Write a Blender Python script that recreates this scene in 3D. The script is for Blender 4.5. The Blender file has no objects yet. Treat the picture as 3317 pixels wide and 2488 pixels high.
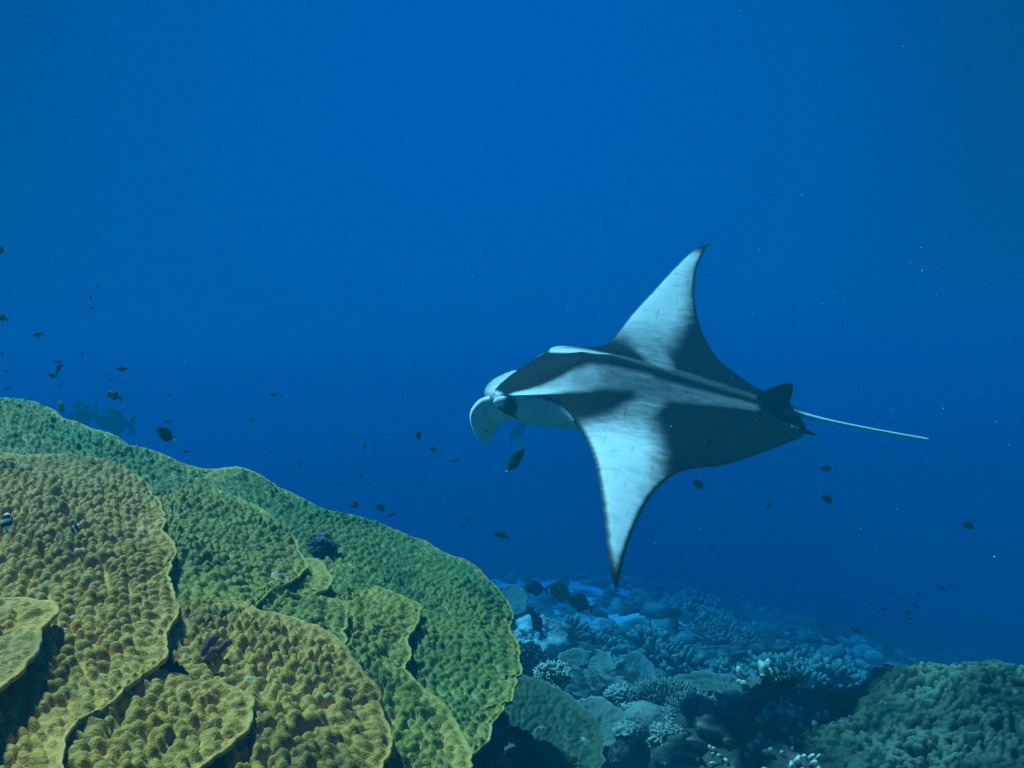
import bpy, bmesh, math, random
import numpy as np
from mathutils import Vector, Matrix, noise as mnoise

random.seed(7)
RNG = np.random.default_rng(7)
sc = bpy.context.scene
COL = sc.collection

# ------------------------------------------------------------------ camera, water light, sun, exposure
FPX = 1580.0                      # focal length for a picture 2212 wide
CU, CV = 1106.0, 829.5
CZ = 2.5                          # the camera hangs 2.5 m above the datum
cam_d = bpy.data.cameras.new('camera')
cam_d.sensor_width = 36.0
cam_d.lens = 36.0 * FPX / 2212.0
cam_d.clip_start = 0.05
cam_d.clip_end = 500.0
cam = bpy.data.objects.new('camera', cam_d)
COL.objects.link(cam)
cam.location = (0, 0, CZ)
cam.rotation_euler = (math.radians(90), 0, 0)
sc.camera = cam

world = bpy.data.worlds.new('World')
sc.world = world
world.use_nodes = True
wn, wl = world.node_tree.nodes, world.node_tree.links
wn.clear()
w_out = wn.new('ShaderNodeOutputWorld')
w_bg = wn.new('ShaderNodeBackground')
w_tc = wn.new('ShaderNodeTexCoord')
w_dot = wn.new('ShaderNodeVectorMath'); w_dot.operation = 'DOT_PRODUCT'
w_dot.inputs[1].default_value = Vector((-0.03, 0.95, 0.28)).normalized()
w_ramp = wn.new('ShaderNodeValToRGB')
w_ramp.color_ramp.interpolation = 'B_SPLINE'
cr = w_ramp.color_ramp
cr.elements[0].position = 0.0;  cr.elements[0].color = (0.0, 0.006, 0.018, 1)
cr.elements[1].position = 1.0;  cr.elements[1].color = (0.0, 0.106, 0.450, 1)
for p, c in ((0.30, (0.0, 0.012, 0.040, 1)), (0.60, (0.0, 0.034, 0.120, 1)), (0.80, (0.0, 0.056, 0.220, 1)), (0.90, (0.0, 0.046, 0.165, 1)), (0.955, (0.0, 0.084, 0.345, 1))):
    e = cr.elements.new(p); e.color = c
w_map = wn.new('ShaderNodeMapRange')
w_map.inputs['From Min'].default_value = -1.0
w_map.inputs['From Max'].default_value = 1.0
wl.new(w_tc.outputs['Generated'], w_dot.inputs[0])
wl.new(w_dot.outputs['Value'], w_map.inputs['Value'])
wl.new(w_map.outputs['Result'], w_ramp.inputs['Fac'])
wl.new(w_ramp.outputs['Color'], w_bg.inputs['Color'])
w_bg.inputs['Strength'].default_value = 0.60
wl.new(w_bg.outputs['Background'], w_out.inputs['Surface'])

sun_d = bpy.data.lights.new('sun', 'SUN')
sun_d.energy = 5.0
sun_d.angle = math.radians(4)
sun_d.color = (1.0, 0.96, 0.84)
sun = bpy.data.objects.new('sun', sun_d)
COL.objects.link(sun)
SUN_FROM = Vector((-0.40, 0.27, 0.87)).normalized()
sun.rotation_euler = SUN_FROM.to_track_quat('Z', 'Y').to_euler()

vs = sc.view_settings
vs.view_transform = 'Standard'
vs.look = 'None'
vs.exposure = 0.88
vs.gamma = 1.0
vs.use_curve_mapping = False
sc.render.engine = 'CYCLES'
sc.cycles.use_denoising = False
sc.cycles.max_bounces = 5
sc.cycles.diffuse_bounces = 2
sc.cycles.glossy_bounces = 2
sc.cycles.volume_bounces = 0
sc.cycles.transparent_max_bounces = 6

# ------------------------------------------------------------------ helpers
def ray(u, v):
    return np.array([(u - CU) / FPX, 1.0, -(v - CV) / FPX])

def at(u, v, d):
    p = ray(u, v) * d
    return Vector((p[0], p[1], p[2] + CZ))

def nt(name):
    m = bpy.data.materials.new(name)
    m.use_nodes = True
    n, l = m.node_tree.nodes, m.node_tree.links
    n.clear()
    o = n.new('ShaderNodeOutputMaterial')
    b = n.new('ShaderNodeBsdfPrincipled')
    l.new(b.outputs['BSDF'], o.inputs['Surface'])
    b.inputs['Roughness'].default_value = 0.75
    b.inputs['Specular IOR Level'].default_value = 0.12
    return m, n, l, b

def rgba(c):
    return (c[0], c[1], c[2], 1.0)

def mixc(n, l, fac, a, b):
    x = n.new('ShaderNodeMix'); x.data_type = 'RGBA'
    if isinstance(fac, (int, float)): x.inputs[0].default_value = fac
    else: l.new(fac, x.inputs[0])
    for k, s in ((6, a), (7, b)):
        if isinstance(s, (tuple, list)): x.inputs[k].default_value = rgba(s)
        else: l.new(s, x.inputs[k])
    return x.outputs[2]

def noise_fac(n, l, scale, lo=0.4, hi=0.6, detail=4.0, vec=None, coord='Object'):
    if vec is None:
        tc = n.new('ShaderNodeTexCoord'); vec = tc.outputs[coord]
    t = n.new('ShaderNodeTexNoise'); t.inputs['Scale'].default_value = scale; t.inputs['Detail'].default_value = detail
    l.new(vec, t.inputs['Vector'])
    r = n.new('ShaderNodeMapRange'); r.clamp = True
    r.inputs['From Min'].default_value = lo; r.inputs['From Max'].default_value = hi
    l.new(t.outputs['Fac'], r.inputs['Value'])
    return r.outputs['Result']

def attr(n, name):
    a = n.new('ShaderNodeAttribute'); a.attribute_name = name
    return a.outputs['Fac']

def bump_node(n, l, b, scale, strength, dist=0.01):
    tc = n.new('ShaderNodeTexCoord')
    t = n.new('ShaderNodeTexNoise'); t.inputs['Scale'].default_value = scale; t.inputs['Detail'].default_value = 5
    l.new(tc.outputs['Object'], t.inputs['Vector'])
    k = n.new('ShaderNodeBump'); k.inputs['Strength'].default_value = strength; k.inputs['Distance'].default_value = dist
    l.new(t.outputs['Fac'], k.inputs['Height'])
    l.new(k.outputs['Normal'], b.inputs['Normal'])

def plain(name, c, c2=None, scale=20.0, rough=0.7, bumps=None):
    m, n, l, b = nt(name)
    b.inputs['Roughness'].default_value = rough
    if c2 is None: c2 = tuple(x * 0.7 for x in c)
    l.new(mixc(n, l, noise_fac(n, l, scale), c, c2), b.inputs['Base Color'])
    if bumps: bump_node(n, l, b, *bumps)
    return m

def mesh_obj(name, V, Fs, mat, parent=None, attrs=None, smooth=True):
    me = bpy.data.meshes.new(name)
    me.from_pydata([tuple(map(float, p)) for p in V] if not isinstance(V, np.ndarray) else V.tolist(), [], Fs)
    if attrs:
        for k, a in attrs.items():
            t = me.attributes.new(k, 'FLOAT', 'POINT')
            t.data.foreach_set('value', np.asarray(a, dtype=np.float32))
    if smooth:
        me.polygons.foreach_set('use_smooth', [True] * len(me.polygons))
    me.update()
    if mat: me.materials.append(mat)
    o = bpy.data.objects.new(name, me)
    COL.objects.link(o)
    if parent: o.parent = parent
    return o

def data_obj(name, me, parent=None, mtx=None):
    o = bpy.data.objects.new(name, me)
    COL.objects.link(o)
    if parent: o.parent = parent
    if mtx is not None: o.matrix_local = mtx
    return o

def empty(name, loc=(0, 0, 0)):
    o = bpy.data.objects.new(name, None)
    COL.objects.link(o); o.location = loc
    o.empty_display_size = 0.1
    return o

def tag(o, label, cat, group=None):
    o['label'] = label; o['category'] = cat
    if group: o['group'] = group
    return o

def grid_faces(nr, nc, flip=False, off=0):
    i = np.arange(nr - 1)[:, None] * nc + np.arange(nc - 1)[None, :]
    i = i.ravel() + off
    q = np.stack([i, i + 1, i + nc + 1, i + nc], 1)
    if flip: q = q[:, ::-1]
    return q.tolist()

def resample(P, n=None, step=None, smooth=2):
    """Catmull-Rom through the points, evenly spaced."""
    P = np.asarray(P, float)
    Q = np.vstack([2 * P[0] - P[1], P, 2 * P[-1] - P[-2]])
    out = []
    for k in range(1, len(Q) - 2):
        t = np.linspace(0, 1, 16, endpoint=False)[:, None]
        a, b, c, d = Q[k - 1], Q[k], Q[k + 1], Q[k + 2]
        out.append(.5 * ((2 * b) + (-a + c) * t + (2 * a - 5 * b + 4 * c - d) * t * t + (-a + 3 * b - 3 * c + d) * t ** 3))
    out.append(P[-1:])
    out = np.vstack(out)
    s = np.concatenate([[0], np.cumsum(np.linalg.norm(np.diff(out, axis=0), axis=1))])
    if n is None: n = max(4, int(s[-1] / step))
    x = np.linspace(0, s[-1], n)
    return np.stack([np.interp(x, s, out[:, k]) for k in range(out.shape[1])], 1)

def vnoise(x, y, seed=0.0):
    """cheap smooth 2-D noise from sines, -1..1"""
    return (np.sin(x * 1.0 + 1.7 * y + seed) + np.sin(-1.3 * x + 0.9 * y + 2.1 * seed + 1.0) + np.sin(2.1 * x + 0.4 * y + 0.7 * seed + 2.0)
            + np.sin(0.3 * x - 2.3 * y + 1.3 * seed + 4.0)) / 4.0

def smoothstep(a, b, x):
    t = np.clip((x - a) / (b - a), 0, 1)
    return t * t * (3 - 2 * t)

def far(d):
    """distances down the reef slope"""
    return d * (1 + .12 * max(0.0, d - 2.3))

# ------------------------------------------------------------------ sea floor
def floor_z(x, y):
    return (-1.13 - 0.190 * y - 0.15 * np.clip(x - 1.5, 0, 30)
            + 0.10 * vnoise(x * 1.6, y * 1.6, 2.0) + 0.05 * vnoise(x * 4.3, y * 4.3, 5.0) + 0.02 * vnoise(x * 11, y * 11, 1.0)) + CZ

def make_floor():
    ys = np.concatenate([np.linspace(-6, 1.5, 20), np.linspace(1.6, 14, 240), np.linspace(14.3, 90, 70)])
    xs = np.concatenate([np.linspace(-70, -5, 40), np.linspace(-4.9, 8, 200), np.linspace(8.3, 70, 50)])
    X, Y = np.meshgrid(xs, ys)
    Z = floor_z(X, Y)
    V = np.stack([X.ravel(), Y.ravel(), Z.ravel()], 1)
    sand_w = np.zeros(X.shape)
    for cx, cy, rx, ry in ((.85, 9.4, 1.3, 2.0), (.70, 7.4, .9, 1.1), (1.80, 8.0, .32, 1.1), (1.5, 6.4, .26, .8), (2.9, 11.0, 1.0, .7), (.4, 13.0, 2.0, 1.8)):
        sand_w = np.maximum(sand_w, np.exp(-((X - cx) / rx) ** 2 - ((Y - cy) / ry) ** 2))
    sand_w = sand_w + .18 * vnoise(X * 5, Y * 5, 7)
    m, n, l, b = nt('sand_and_rubble')
    sand = mixc(n, l, noise_fac(n, l, 30, .35, .65), (.85, .80, .68), (.62, .59, .50))
    rub = mixc(n, l, noise_fac(n, l, 9, .35, .65), (.045, .06, .04), (.12, .12, .085))
    pr = n.new('ShaderNodeMapRange'); pr.inputs['From Min'].default_value = .38; pr.inputs['From Max'].default_value = .52
    l.new(attr(n, 'sand'), pr.inputs['Value']); patch = pr.outputs['Result']
    l.new(mixc(n, l, patch, rub, sand), b.inputs['Base Color'])
    b.inputs['Roughness'].default_value = .95
    bump_node(n, l, b, 22, .8, .03)
    o = mesh_obj('seabed', V, grid_faces(len(ys), len(xs)), m, None, {'sand': sand_w.ravel()})
    o['kind'] = 'structure'
make_floor()

# ------------------------------------------------------------------ corals in plates
def coral_mat(name, valley, top, rim, alt=None, alt_scale=1.2, rimw=1.0):
    m, n, l, b = nt(name)
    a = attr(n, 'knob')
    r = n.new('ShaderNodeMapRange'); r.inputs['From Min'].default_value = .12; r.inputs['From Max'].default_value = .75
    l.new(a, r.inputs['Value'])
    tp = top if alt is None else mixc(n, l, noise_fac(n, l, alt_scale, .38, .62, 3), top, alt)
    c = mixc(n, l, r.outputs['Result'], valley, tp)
    fine = noise_fac(n, l, 160, .3, .7, 3)
    dk = n.new('ShaderNodeMix'); dk.data_type = 'RGBA'; dk.blend_type = 'MULTIPLY'
    dk.inputs[0].default_value = .55
    l.new(c, dk.inputs[6])
    l.new(mixc(n, l, fine, (.55, .6, .55), (1.25, 1.2, 1.15)), dk.inputs[7])
    c = dk.outputs[2]
    if alt is not None:
        wear = n.new('ShaderNodeMix'); wear.data_type = 'RGBA'; wear.blend_type = 'MULTIPLY'
        l.new(noise_fac(n, l, 5.5, .56, .70, 6), wear.inputs[0]); l.new(c, wear.inputs[6]); wear.inputs[7].default_value = (.48, .56, .55, 1)
        c = mixc(n, l, noise_fac(n, l, 13, .67, .75, 5), wear.outputs[2], (.50, .48, .36))
    rv = n.new('ShaderNodeMath'); rv.operation = 'MULTIPLY'; rv.inputs[1].default_value = rimw * 1.6
    l.new(noise_fac(n, l, 14, .38, .66, 5), rv.inputs[0])
    rr = n.new('ShaderNodeMath'); rr.operation = 'MULTIPLY'
    l.new(attr(n, 'rim'), rr.inputs[0]); l.new(rv.outputs[0], rr.inputs[1])
    c = mixc(n, l, rr.outputs[0], c, rim)
    l.new(c, b.inputs['Base Color'])
    b.inputs['Roughness'].default_value = .5
    b.inputs['Specular IOR Level'].default_value = .11
    bump_node(n, l, b, 260, .5, .005)
    return m

def stamp_knobs(x0, y0, x1, y1, cell, edge, centre, spacing, seed, tall=1.0, ridge=True):
    spacing *= .86
    rg = np.random.default_rng(seed)
    nx, ny = int((x1 - x0) / cell) + 2, int((y1 - y0) / cell) + 2
    H = np.zeros((ny, nx), np.float32)
    gx, gy = np.meshgrid(np.arange(x0, x1, spacing), np.arange(y0, y1, spacing * .87))
    gx = gx + (np.arange(gx.shape[0])[:, None] % 2) * spacing * .5
    sx = (gx + rg.uniform(-.30, .30, gx.shape) * spacing).ravel()
    sy = (gy + rg.uniform(-.30, .30, gy.shape) * spacing).ravel()
    E = edge[::6, :2]
    dmin = np.full(len(sx), 9.0)
    for k in range(0, len(E), 50):
        d = np.hypot(sx[:, None] - E[None, k:k + 50, 0], sy[:, None] - E[None, k:k + 50, 1]).min(1)
        dmin = np.minimum(dmin, d)
    tallmod = 1.0 + .5 * np.clip(vnoise(sx * 7, sy * 7, seed * .7), -.55, 1)
    szmod = 1.0 + .22 * vnoise(sx * 5.3 + 3, sy * 5.3, seed * 1.9)
    ang0 = np.arctan2(sy - centre[1], sx - centre[0])
    for i in range(len(sx)):
        r = spacing * rg.uniform(.42, .57)
        r *= szmod[i]
        if rg.random() < .05: r *= 1.35
        asp = rg.uniform(1.0, 1.3); ang = ang0[i] + rg.normal(0, .45)
        h = r * 2.1 * tall * tallmod[i] * rg.uniform(.75, 1.15)
        if ridge and dmin[i] < .075:
            f = dmin[i] / .075
            asp = 2.4 - 1.2 * f; r *= .55 + .4 * f; h *= .32 + .6 * f; ang = ang0[i] + rg.normal(0, .18)
        R = r * asp
        i0, i1 = int((sx[i] - R - x0) / cell), int((sx[i] + R - x0) / cell) + 2
        j0, j1 = int((sy[i] - R - y0) / cell), int((sy[i] + R - y0) / cell) + 2
        i0, j0 = max(i0, 0), max(j0, 0); i1, j1 = min(i1, nx), min(j1, ny)
        if i1 <= i0 or j1 <= j0: continue
        dx = x0 + np.arange(i0, i1) * cell - sx[i]; dy = y0 + np.arange(j0, j1) * cell - sy[i]
        DX, DY = np.meshgrid(dx, dy)
        ca, sa = math.cos(ang), math.sin(ang)
        q = ((DX * ca + DY * sa) / R) ** 2 + ((-DX * sa + DY * ca) / r) ** 2
        b = h * np.clip(1 - q, 0, None) ** .55
        H[j0:j1, i0:i1] = np.maximum(H[j0:j1, i0:i1], b)
    return H

def plate(name, parent, edge_px, h_edge, inner_px, h_in, plane, mat, step, spacing, seed, tall=1.0, thick=.03, und=1.0, wig=.0013):
    """A coral plate: outer rim through edge_px, running back to inner_px, on a leaning plane (z0, a, b, x0, y0)."""
    z0, a, b, px, py = plane
    def hit(u, v, h):
        r = ray(u, v)
        t = (z0 + h - a * px - b * py) / (r[2] - a * r[0] - b * r[1])
        return r * t
    n = len(edge_px)
    hs = np.interp(np.linspace(0, 1, n), np.linspace(0, 1, len(h_edge)), h_edge)
    E = np.array([hit(u, v, h) for (u, v), h in zip(edge_px, hs)])
    I = np.array([hit(u, v, h_in) for u, v in inner_px])
    E = resample(E, step=step)
    ns = len(E)
    I = resample(I, n=ns) if len(I) > 2 else np.stack([np.linspace(I[0, k], I[-1, k], ns) for k in range(3)], 1)
    wid = np.median(np.linalg.norm((E - I)[:, :2], axis=1))
    nv = max(6, int(wid / step))
    s = np.linspace(0, 1, ns)
    # ragged rim
    g = np.gradient(E[:, :2], axis=0); nrm = np.stack([g[:, 1], -g[:, 0]], 1); nrm /= np.linalg.norm(nrm, axis=1)[:, None] + 1e-9
    L = np.concatenate([[0], np.cumsum(np.linalg.norm(np.diff(E[:, :2], axis=0), axis=1))])
    nsign = np.sign(np.mean(np.sum(nrm * (E - I)[:, :2], axis=1)))
    w = .005 * np.sin(L * 17 + seed) + .004 * np.sin(L * 37 + 1.7 * seed) + wig * (np.sin(L * 70 + seed) + .8 * np.sin(L * 133 + 2 * seed) + .7 * np.sin(L * 31 + seed * 3) + .5 * np.sin(L * 260 + seed))
    rr_ = np.random.default_rng(seed + 500)
    for q in range(int(L[-1] / .16)):
        w -= nsign * rr_.uniform(.002, .012) * np.exp(-((L - rr_.uniform(0, L[-1])) / rr_.uniform(.004, .022)) ** 2)
    E[:, :2] += nrm * w[:, None]
    v = np.linspace(0, 1, nv) ** .9
    P = I[:, None, :] * (1 - v)[None, :, None] + E[:, None, :] * v[None, :, None]
    X, Y = P[..., 0], P[..., 1]
    hE = np.interp(s, np.linspace(0, 1, len(h_edge)), h_edge)
    hh = h_in + (hE[:, None] - h_in) * v[None, :] ** 1.4
    base = z0 + a * (X - px) + b * (Y - py) + hh + und * (.022 * vnoise(X * 3.1, Y * 3.1, 3.3) + .010 * vnoise(X * 8, Y * 8, 1.3))
    x0, x1, y0, y1 = X.min() - .03, X.max() + .03, Y.min() - .03, Y.max() + .03
    cell = step * .55
    H = stamp_knobs(x0, y0, x1, y1, cell, E, (I[:, 0].mean(), I[:, 1].mean()), spacing, seed, tall)
    fx, fy = (X - x0) / cell, (Y - y0) / cell
    i, j = fx.astype(int), fy.astype(int)
    i = np.clip(i, 0, H.shape[1] - 2); j = np.clip(j, 0, H.shape[0] - 2); fx = fx - i; fy = fy - j
    K = H[j, i] * (1 - fx) * (1 - fy) + H[j, i + 1] * fx * (1 - fy) + H[j + 1, i] * (1 - fx) * fy + H[j + 1, i + 1] * fx * fy
    de = np.linalg.norm(P[..., :2] - E[:, None, :2], axis=2)
    K = K * smoothstep(0.0, .02, de)
    rim = 1 - smoothstep(.001, .008, de)
    base = base + .0040 * np.sin(de * 95 + 2.5 * vnoise(X * 9, Y * 9, seed)) * np.exp(-de / .16) * smoothstep(.006, .03, de)
    Z = base + K + .004 * rim
    knob = np.clip(K / (spacing * .55), 0, 1)
    top = np.stack([X, Y, Z + CZ], 2).reshape(-1, 3)
    ks = np.unique(np.linspace(0, nv - 1, 9).astype(int))[::-1]
    th = thick * (1 - v[ks]) + .0045
    botz = base[:, ks] - th[None, :]
    bx = X[:, ks]; by = Y[:, ks]
    bot = np.stack([bx, by, botz + CZ], 2).reshape(-1, 3)
    V = np.vstack([top, bot])
    nb = len(ks)
    Fs = grid_faces(ns, nv, True) + grid_faces(ns, nb, True, len(top))
    o = len(top)
    Fs += [(r * nv + nv - 1, (r + 1) * nv + nv - 1, o + (r + 1) * nb, o + r * nb) for r in range(ns - 1)]
    Fs += [(nv * (ns - 1) + ks[k], nv * (ns - 1) + ks[k + 1], o + (ns - 1) * nb + k + 1, o + (ns - 1) * nb + k) for k in range(0)]
    kb = np.concatenate([knob.ravel(), np.full(len(bot), .9)])
    rm = np.concatenate([rim.ravel(), np.zeros(len(bot))])
    return mesh_obj(name, V, Fs, mat, parent, {'knob': kb, 'rim': rm})

tan_mat = coral_mat('tan_coral', (.66, .335, .070), (.46, .252, .046), (.80, .66, .36), (.58, .31, .06), 2.5, .22)
mid_mat = coral_mat('olive_coral', (.58, .36, .075), (.27, .235, .045), (.54, .64, .34), (.38, .27, .045), 2.0, .22)
green_mat = coral_mat('green_coral', (.50, .36, .075), (.095, .195, .045), (.50, .52, .46), (.22, .215, .042), 2.2, .22)

COLONY = (-.05, -.364, .068, -1.82, 2.6)
big = tag(empty('plate_coral', (-.9, 1.9, .9)), 'huge tan and green coral of overlapping knobbly plates, leaning in the foreground', 'coral')
big_children = []

E0 = [(-420, 862), (-250, 852), (-120, 852), (0, 858), (68, 867), (108, 885), (141, 905), (168, 912), (201, 928), (230, 935), (258, 950), (274, 966), (312, 973), (353, 988),
      (380, 1003), (420, 1019), (445, 1027), (475, 1026), (515, 1027), (560, 1044), (597, 1058), (650, 1080), (698, 1100), (722, 1107), (762, 1110), (796, 1117), (843, 1132), (890, 1150),
      (924, 1166), (968, 1196), (1005, 1211), (1032, 1228), (1055, 1255), (1079, 1272), (1094, 1299), (1106, 1329), (1102, 1358), (1119, 1386), (1124, 1420), (1121, 1470),
      (1116, 1511), (1099, 1528), (1072, 1558), (1048, 1592), (1022, 1622), (1000, 1645), (950, 1700)]
I0 = [(-420, 1100), (0, 1150), (200, 1250), (400, 1400), (600, 1600), (700, 1750)]
PLATES = [
    (E0, [0, 0, 0], I0, -.01, green_mat, .0062, .021, 11, 1.0, .035),
    ([(430, 1050), (460, 1034), (478, 1026), (515, 1023), (542, 1027), (570, 1040), (598, 1056), (612, 1070)], [.0, .035, .0], [(440, 1090), (600, 1100)], -.01, green_mat, .007, .018, 12, .9, .03),
    ([(803, 1285), (800, 1270), (809, 1262), (830, 1265), (857, 1278), (883, 1292), (905, 1309), (907, 1342), (900, 1359), (890, 1383), (887, 1410), (873, 1427), (868, 1450), (850, 1480)],
     [.025, .035, .035], [(690, 1290), (690, 1340), (720, 1420), (800, 1490)], .02, mid_mat, .0055, .022, 13, 1.1, .03),
    ([(700, 1380), (769, 1396), (823, 1420), (870, 1443), (904, 1470), (944, 1501), (978, 1534), (1001, 1568), (1015, 1598), (1023, 1632), (1023, 1668), (1012, 1740)],
     [.03, .045, .05], [(650, 1430), (690, 1500), (730, 1600), (780, 1800)], .025, mid_mat, .0052, .024, 14, 1.0, .03),
    ([(660, 1290), (708, 1297), (732, 1302), (739, 1315), (750, 1326), (754, 1356), (754, 1379), (749, 1395), (735, 1420)], [.04, .06, .055], [(540, 1290), (560, 1340), (640, 1440)], .045, mid_mat, .0055, .022, 15, 1.0, .03),
    ([(620, 1196), (661, 1203), (685, 1206), (705, 1221), (717, 1238), (719, 1262), (712, 1278), (695, 1285), (660, 1292)], [.045, .06, .055], [(580, 1220), (590, 1260), (630, 1300)], .045, mid_mat, .0055, .020, 16, .9, .025),
    ([(420, 1040), (470, 1062), (520, 1082), (567, 1100), (580, 1117), (614, 1137), (638, 1161), (655, 1188), (660, 1208), (653, 1235), (644, 1248), (610, 1272), (570, 1298), (530, 1325)],
     [.02, .06, .075, .075], [(300, 1090), (320, 1200), (350, 1300), (420, 1400)], .055, mid_mat, .0055, .023, 17, 1.15, .03),
    ([(420, 1318), (480, 1306), (533, 1309), (564, 1328), (601, 1332), (644, 1346), (685, 1363), (722, 1386), (749, 1403), (776, 1433), (799, 1450), (820, 1474), (833, 1501), (839, 1538), (838, 1588), (833, 1638), (822, 1700), (800, 1800)],
     [.075, .085, .09, .09], [(330, 1340), (350, 1420), (420, 1500), (470, 1600), (520, 1800)], .075, tan_mat, .0046, .024, 18, 1.0, .03),
    ([(360, 1462), (407, 1470), (461, 1478), (515, 1492), (537, 1502), (552, 1513), (551, 1538), (537, 1565), (515, 1592), (488, 1622), (456, 1654), (400, 1720)],
     [.09, .105, .115, .115], [(240, 1440), (180, 1540), (120, 1640), (60, 1760)], .09, tan_mat, .0044, .023, 19, 1.0, .03),
    ([(-260, 975), (-100, 978), (0, 984), (100, 990), (180, 995), (244, 1009), (277, 1020), (301, 1035), (323, 1050), (336, 1072), (344, 1099), (355, 1126), (362, 1153), (361, 1172), (372, 1197), (377, 1221), (366, 1246), (363, 1267),
      (374, 1277), (385, 1299), (384, 1340), (377, 1361), (363, 1378), (355, 1408), (353, 1448), (336, 1470), (304, 1492), (260, 1521), (212, 1554), (174, 1576), (146, 1603), (130, 1633), (115, 1700)],
     [.01, .05, .085, .105, .115, .115], [(-260, 1080), (-200, 1200), (-150, 1320), (-120, 1450), (-120, 1600), (-100, 1760)], .085, tan_mat, .0042, .0245, 20, 1.0, .035),
    ([(-120, 1296), (0, 1298), (54, 1302), (81, 1306), (108, 1313), (115, 1329), (108, 1356), (102, 1389), (92, 1416), (60, 1454), (27, 1494), (0, 1527), (-50, 1590)],
     [.125, .145, .15], [(-300, 1340), (-300, 1440), (-300, 1620)], .12, tan_mat, .0042, .022, 21, .9, .035),
]
def set_parent_keep(o, p):
    o.parent = p
    o.matrix_parent_inverse = Matrix.Translation(p.location).inverted()

for (e, he, inn, hi, mt, step, sp, sd, tall, th) in PLATES:
    o = plate('plate', None, e, he, inn, hi, COLONY, mt, step, sp, sd, tall, th)
    set_parent_keep(o, big)

def lumpy(name, mat, size, seed, amp=.25, freq=1.6, sub=4, fine=.06, knob_amp=0.0, knob_freq=9.0, flat_bottom=True, parent=None):
    bm = bmesh.new()
    bmesh.ops.create_icosphere(bm, subdivisions=sub, radius=1.0)
    so = Vector((seed * 3.1, seed * 1.7, seed * 2.3))
    kb, rm = [], []
    for v in bm.verts:
        p = v.co.copy()
        d = 1 + amp * mnoise.noise(p * freq + so) + fine * mnoise.noise(p * freq * 3.7 + so) + fine * .5 * mnoise.noise(p * freq * 9 + so)
        k = 0
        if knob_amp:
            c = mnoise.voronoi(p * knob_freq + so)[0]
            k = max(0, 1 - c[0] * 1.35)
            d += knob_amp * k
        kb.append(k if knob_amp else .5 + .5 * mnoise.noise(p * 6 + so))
        rm.append(max(0.0, p.z) ** 2 * .0)
        v.co = Vector((p.x * size[0], p.y * size[1], p.z * size[2])) * d
    me = bpy.data.meshes.new(name)
    bm.to_mesh(me); bm.free()
    for k, a in (('knob', kb), ('rim', rm)):
        t = me.attributes.new(k, 'FLOAT', 'POINT'); t.data.foreach_set('value', a)
    me.polygons.foreach_set('use_smooth', [True] * len(me.polygons))
    me.materials.append(mat)
    o = bpy.data.objects.new(name, me); COL.objects.link(o)
    if parent: o.parent = parent
    return o

rock_mat = plain('reef_rock', (.07, .075, .055), (.20, .18, .13), 9.0, .95, (30, .7, .03))
pale_rock = plain('pale_reef_rock', (.78, .75, .64), (.25, .25, .20), 7.0, .95, (25, .8, .03))

# the dead rock that carries the plates
def colony_base():
    z0, a, b, px, py = COLONY
    pts = []
    for u, v in [(-420, 960), (-200, 940), (0, 930), (200, 985), (400, 1060), (600, 1110), (800, 1180), (930, 1260), (1000, 1340), (1000, 1420), (960, 1500), (900, 1560), (840, 1640), (700, 1800), (300, 1900), (-300, 1900)]:
        r = ray(u, v); t = (z0 - .07 - a * px - b * py) / (r[2] - a * r[0] - b * r[1]); pts.append(r * t)
    pts = np.array(pts); c = pts.mean(0)
    ring = resample(np.vstack([pts, pts[:1]]), n=140)[:-1]
    rows = []
    for k, (f, dz) in enumerate([(0.0, .0), (.5, .0), (.9, .0), (1.0, -.02), (.97, -.15), (.90, -.35), (.85, -.6), (.86, -.9), (.92, -1.25), (1.0, -1.7)]):
        q = c + (ring - c) * f
        q[:, 2] += dz if k < 4 else 0
        if k >= 4: q[:, 2] = ring[:, 2] * .6 + c[2] * .4 + dz
        q[:, :2] += .03 * np.stack([np.sin(np.arange(139) * .7 + k), np.cos(np.arange(139) * .9 + 2 * k)], 1) * (1 if k > 3 else 0)
        rows.append(q)
    V = np.vstack(rows); V[:, 2] += CZ
    n = 139
    Fs = [(r * n + i, r * n + (i + 1) % n, (r + 1) * n + (i + 1) % n, (r + 1) * n + i) for r in range(len(rows) - 1) for i in range(n)]
    o = mesh_obj('base', V, Fs, rock_mat)
    o['label'] = 'dark dead rock under the plates'
    set_parent_keep(o, big)
colony_base()

# ------------------------------------------------------------------ plate corals lower down the slope
teal_plate = coral_mat('dim_green_coral', (.13, .16, .07), (.05, .09, .04), (.40, .42, .34), (.08, .11, .06), 3.0, .55)
leaf_green = coral_mat('leaf_green_coral', (.07, .17, .06), (.05, .13, .05), (.25, .36, .22), None, 3.0, .6)
grey_plate = coral_mat('grey_green_coral', (.24, .27, .19), (.15, .18, .12), (.50, .52, .44), (.20, .22, .15), 4.0, .5)

def plane_at(u, v, d, a, b):
    p = ray(u, v) * far(d)
    return (p[2], a, b, p[0], p[1])

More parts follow.
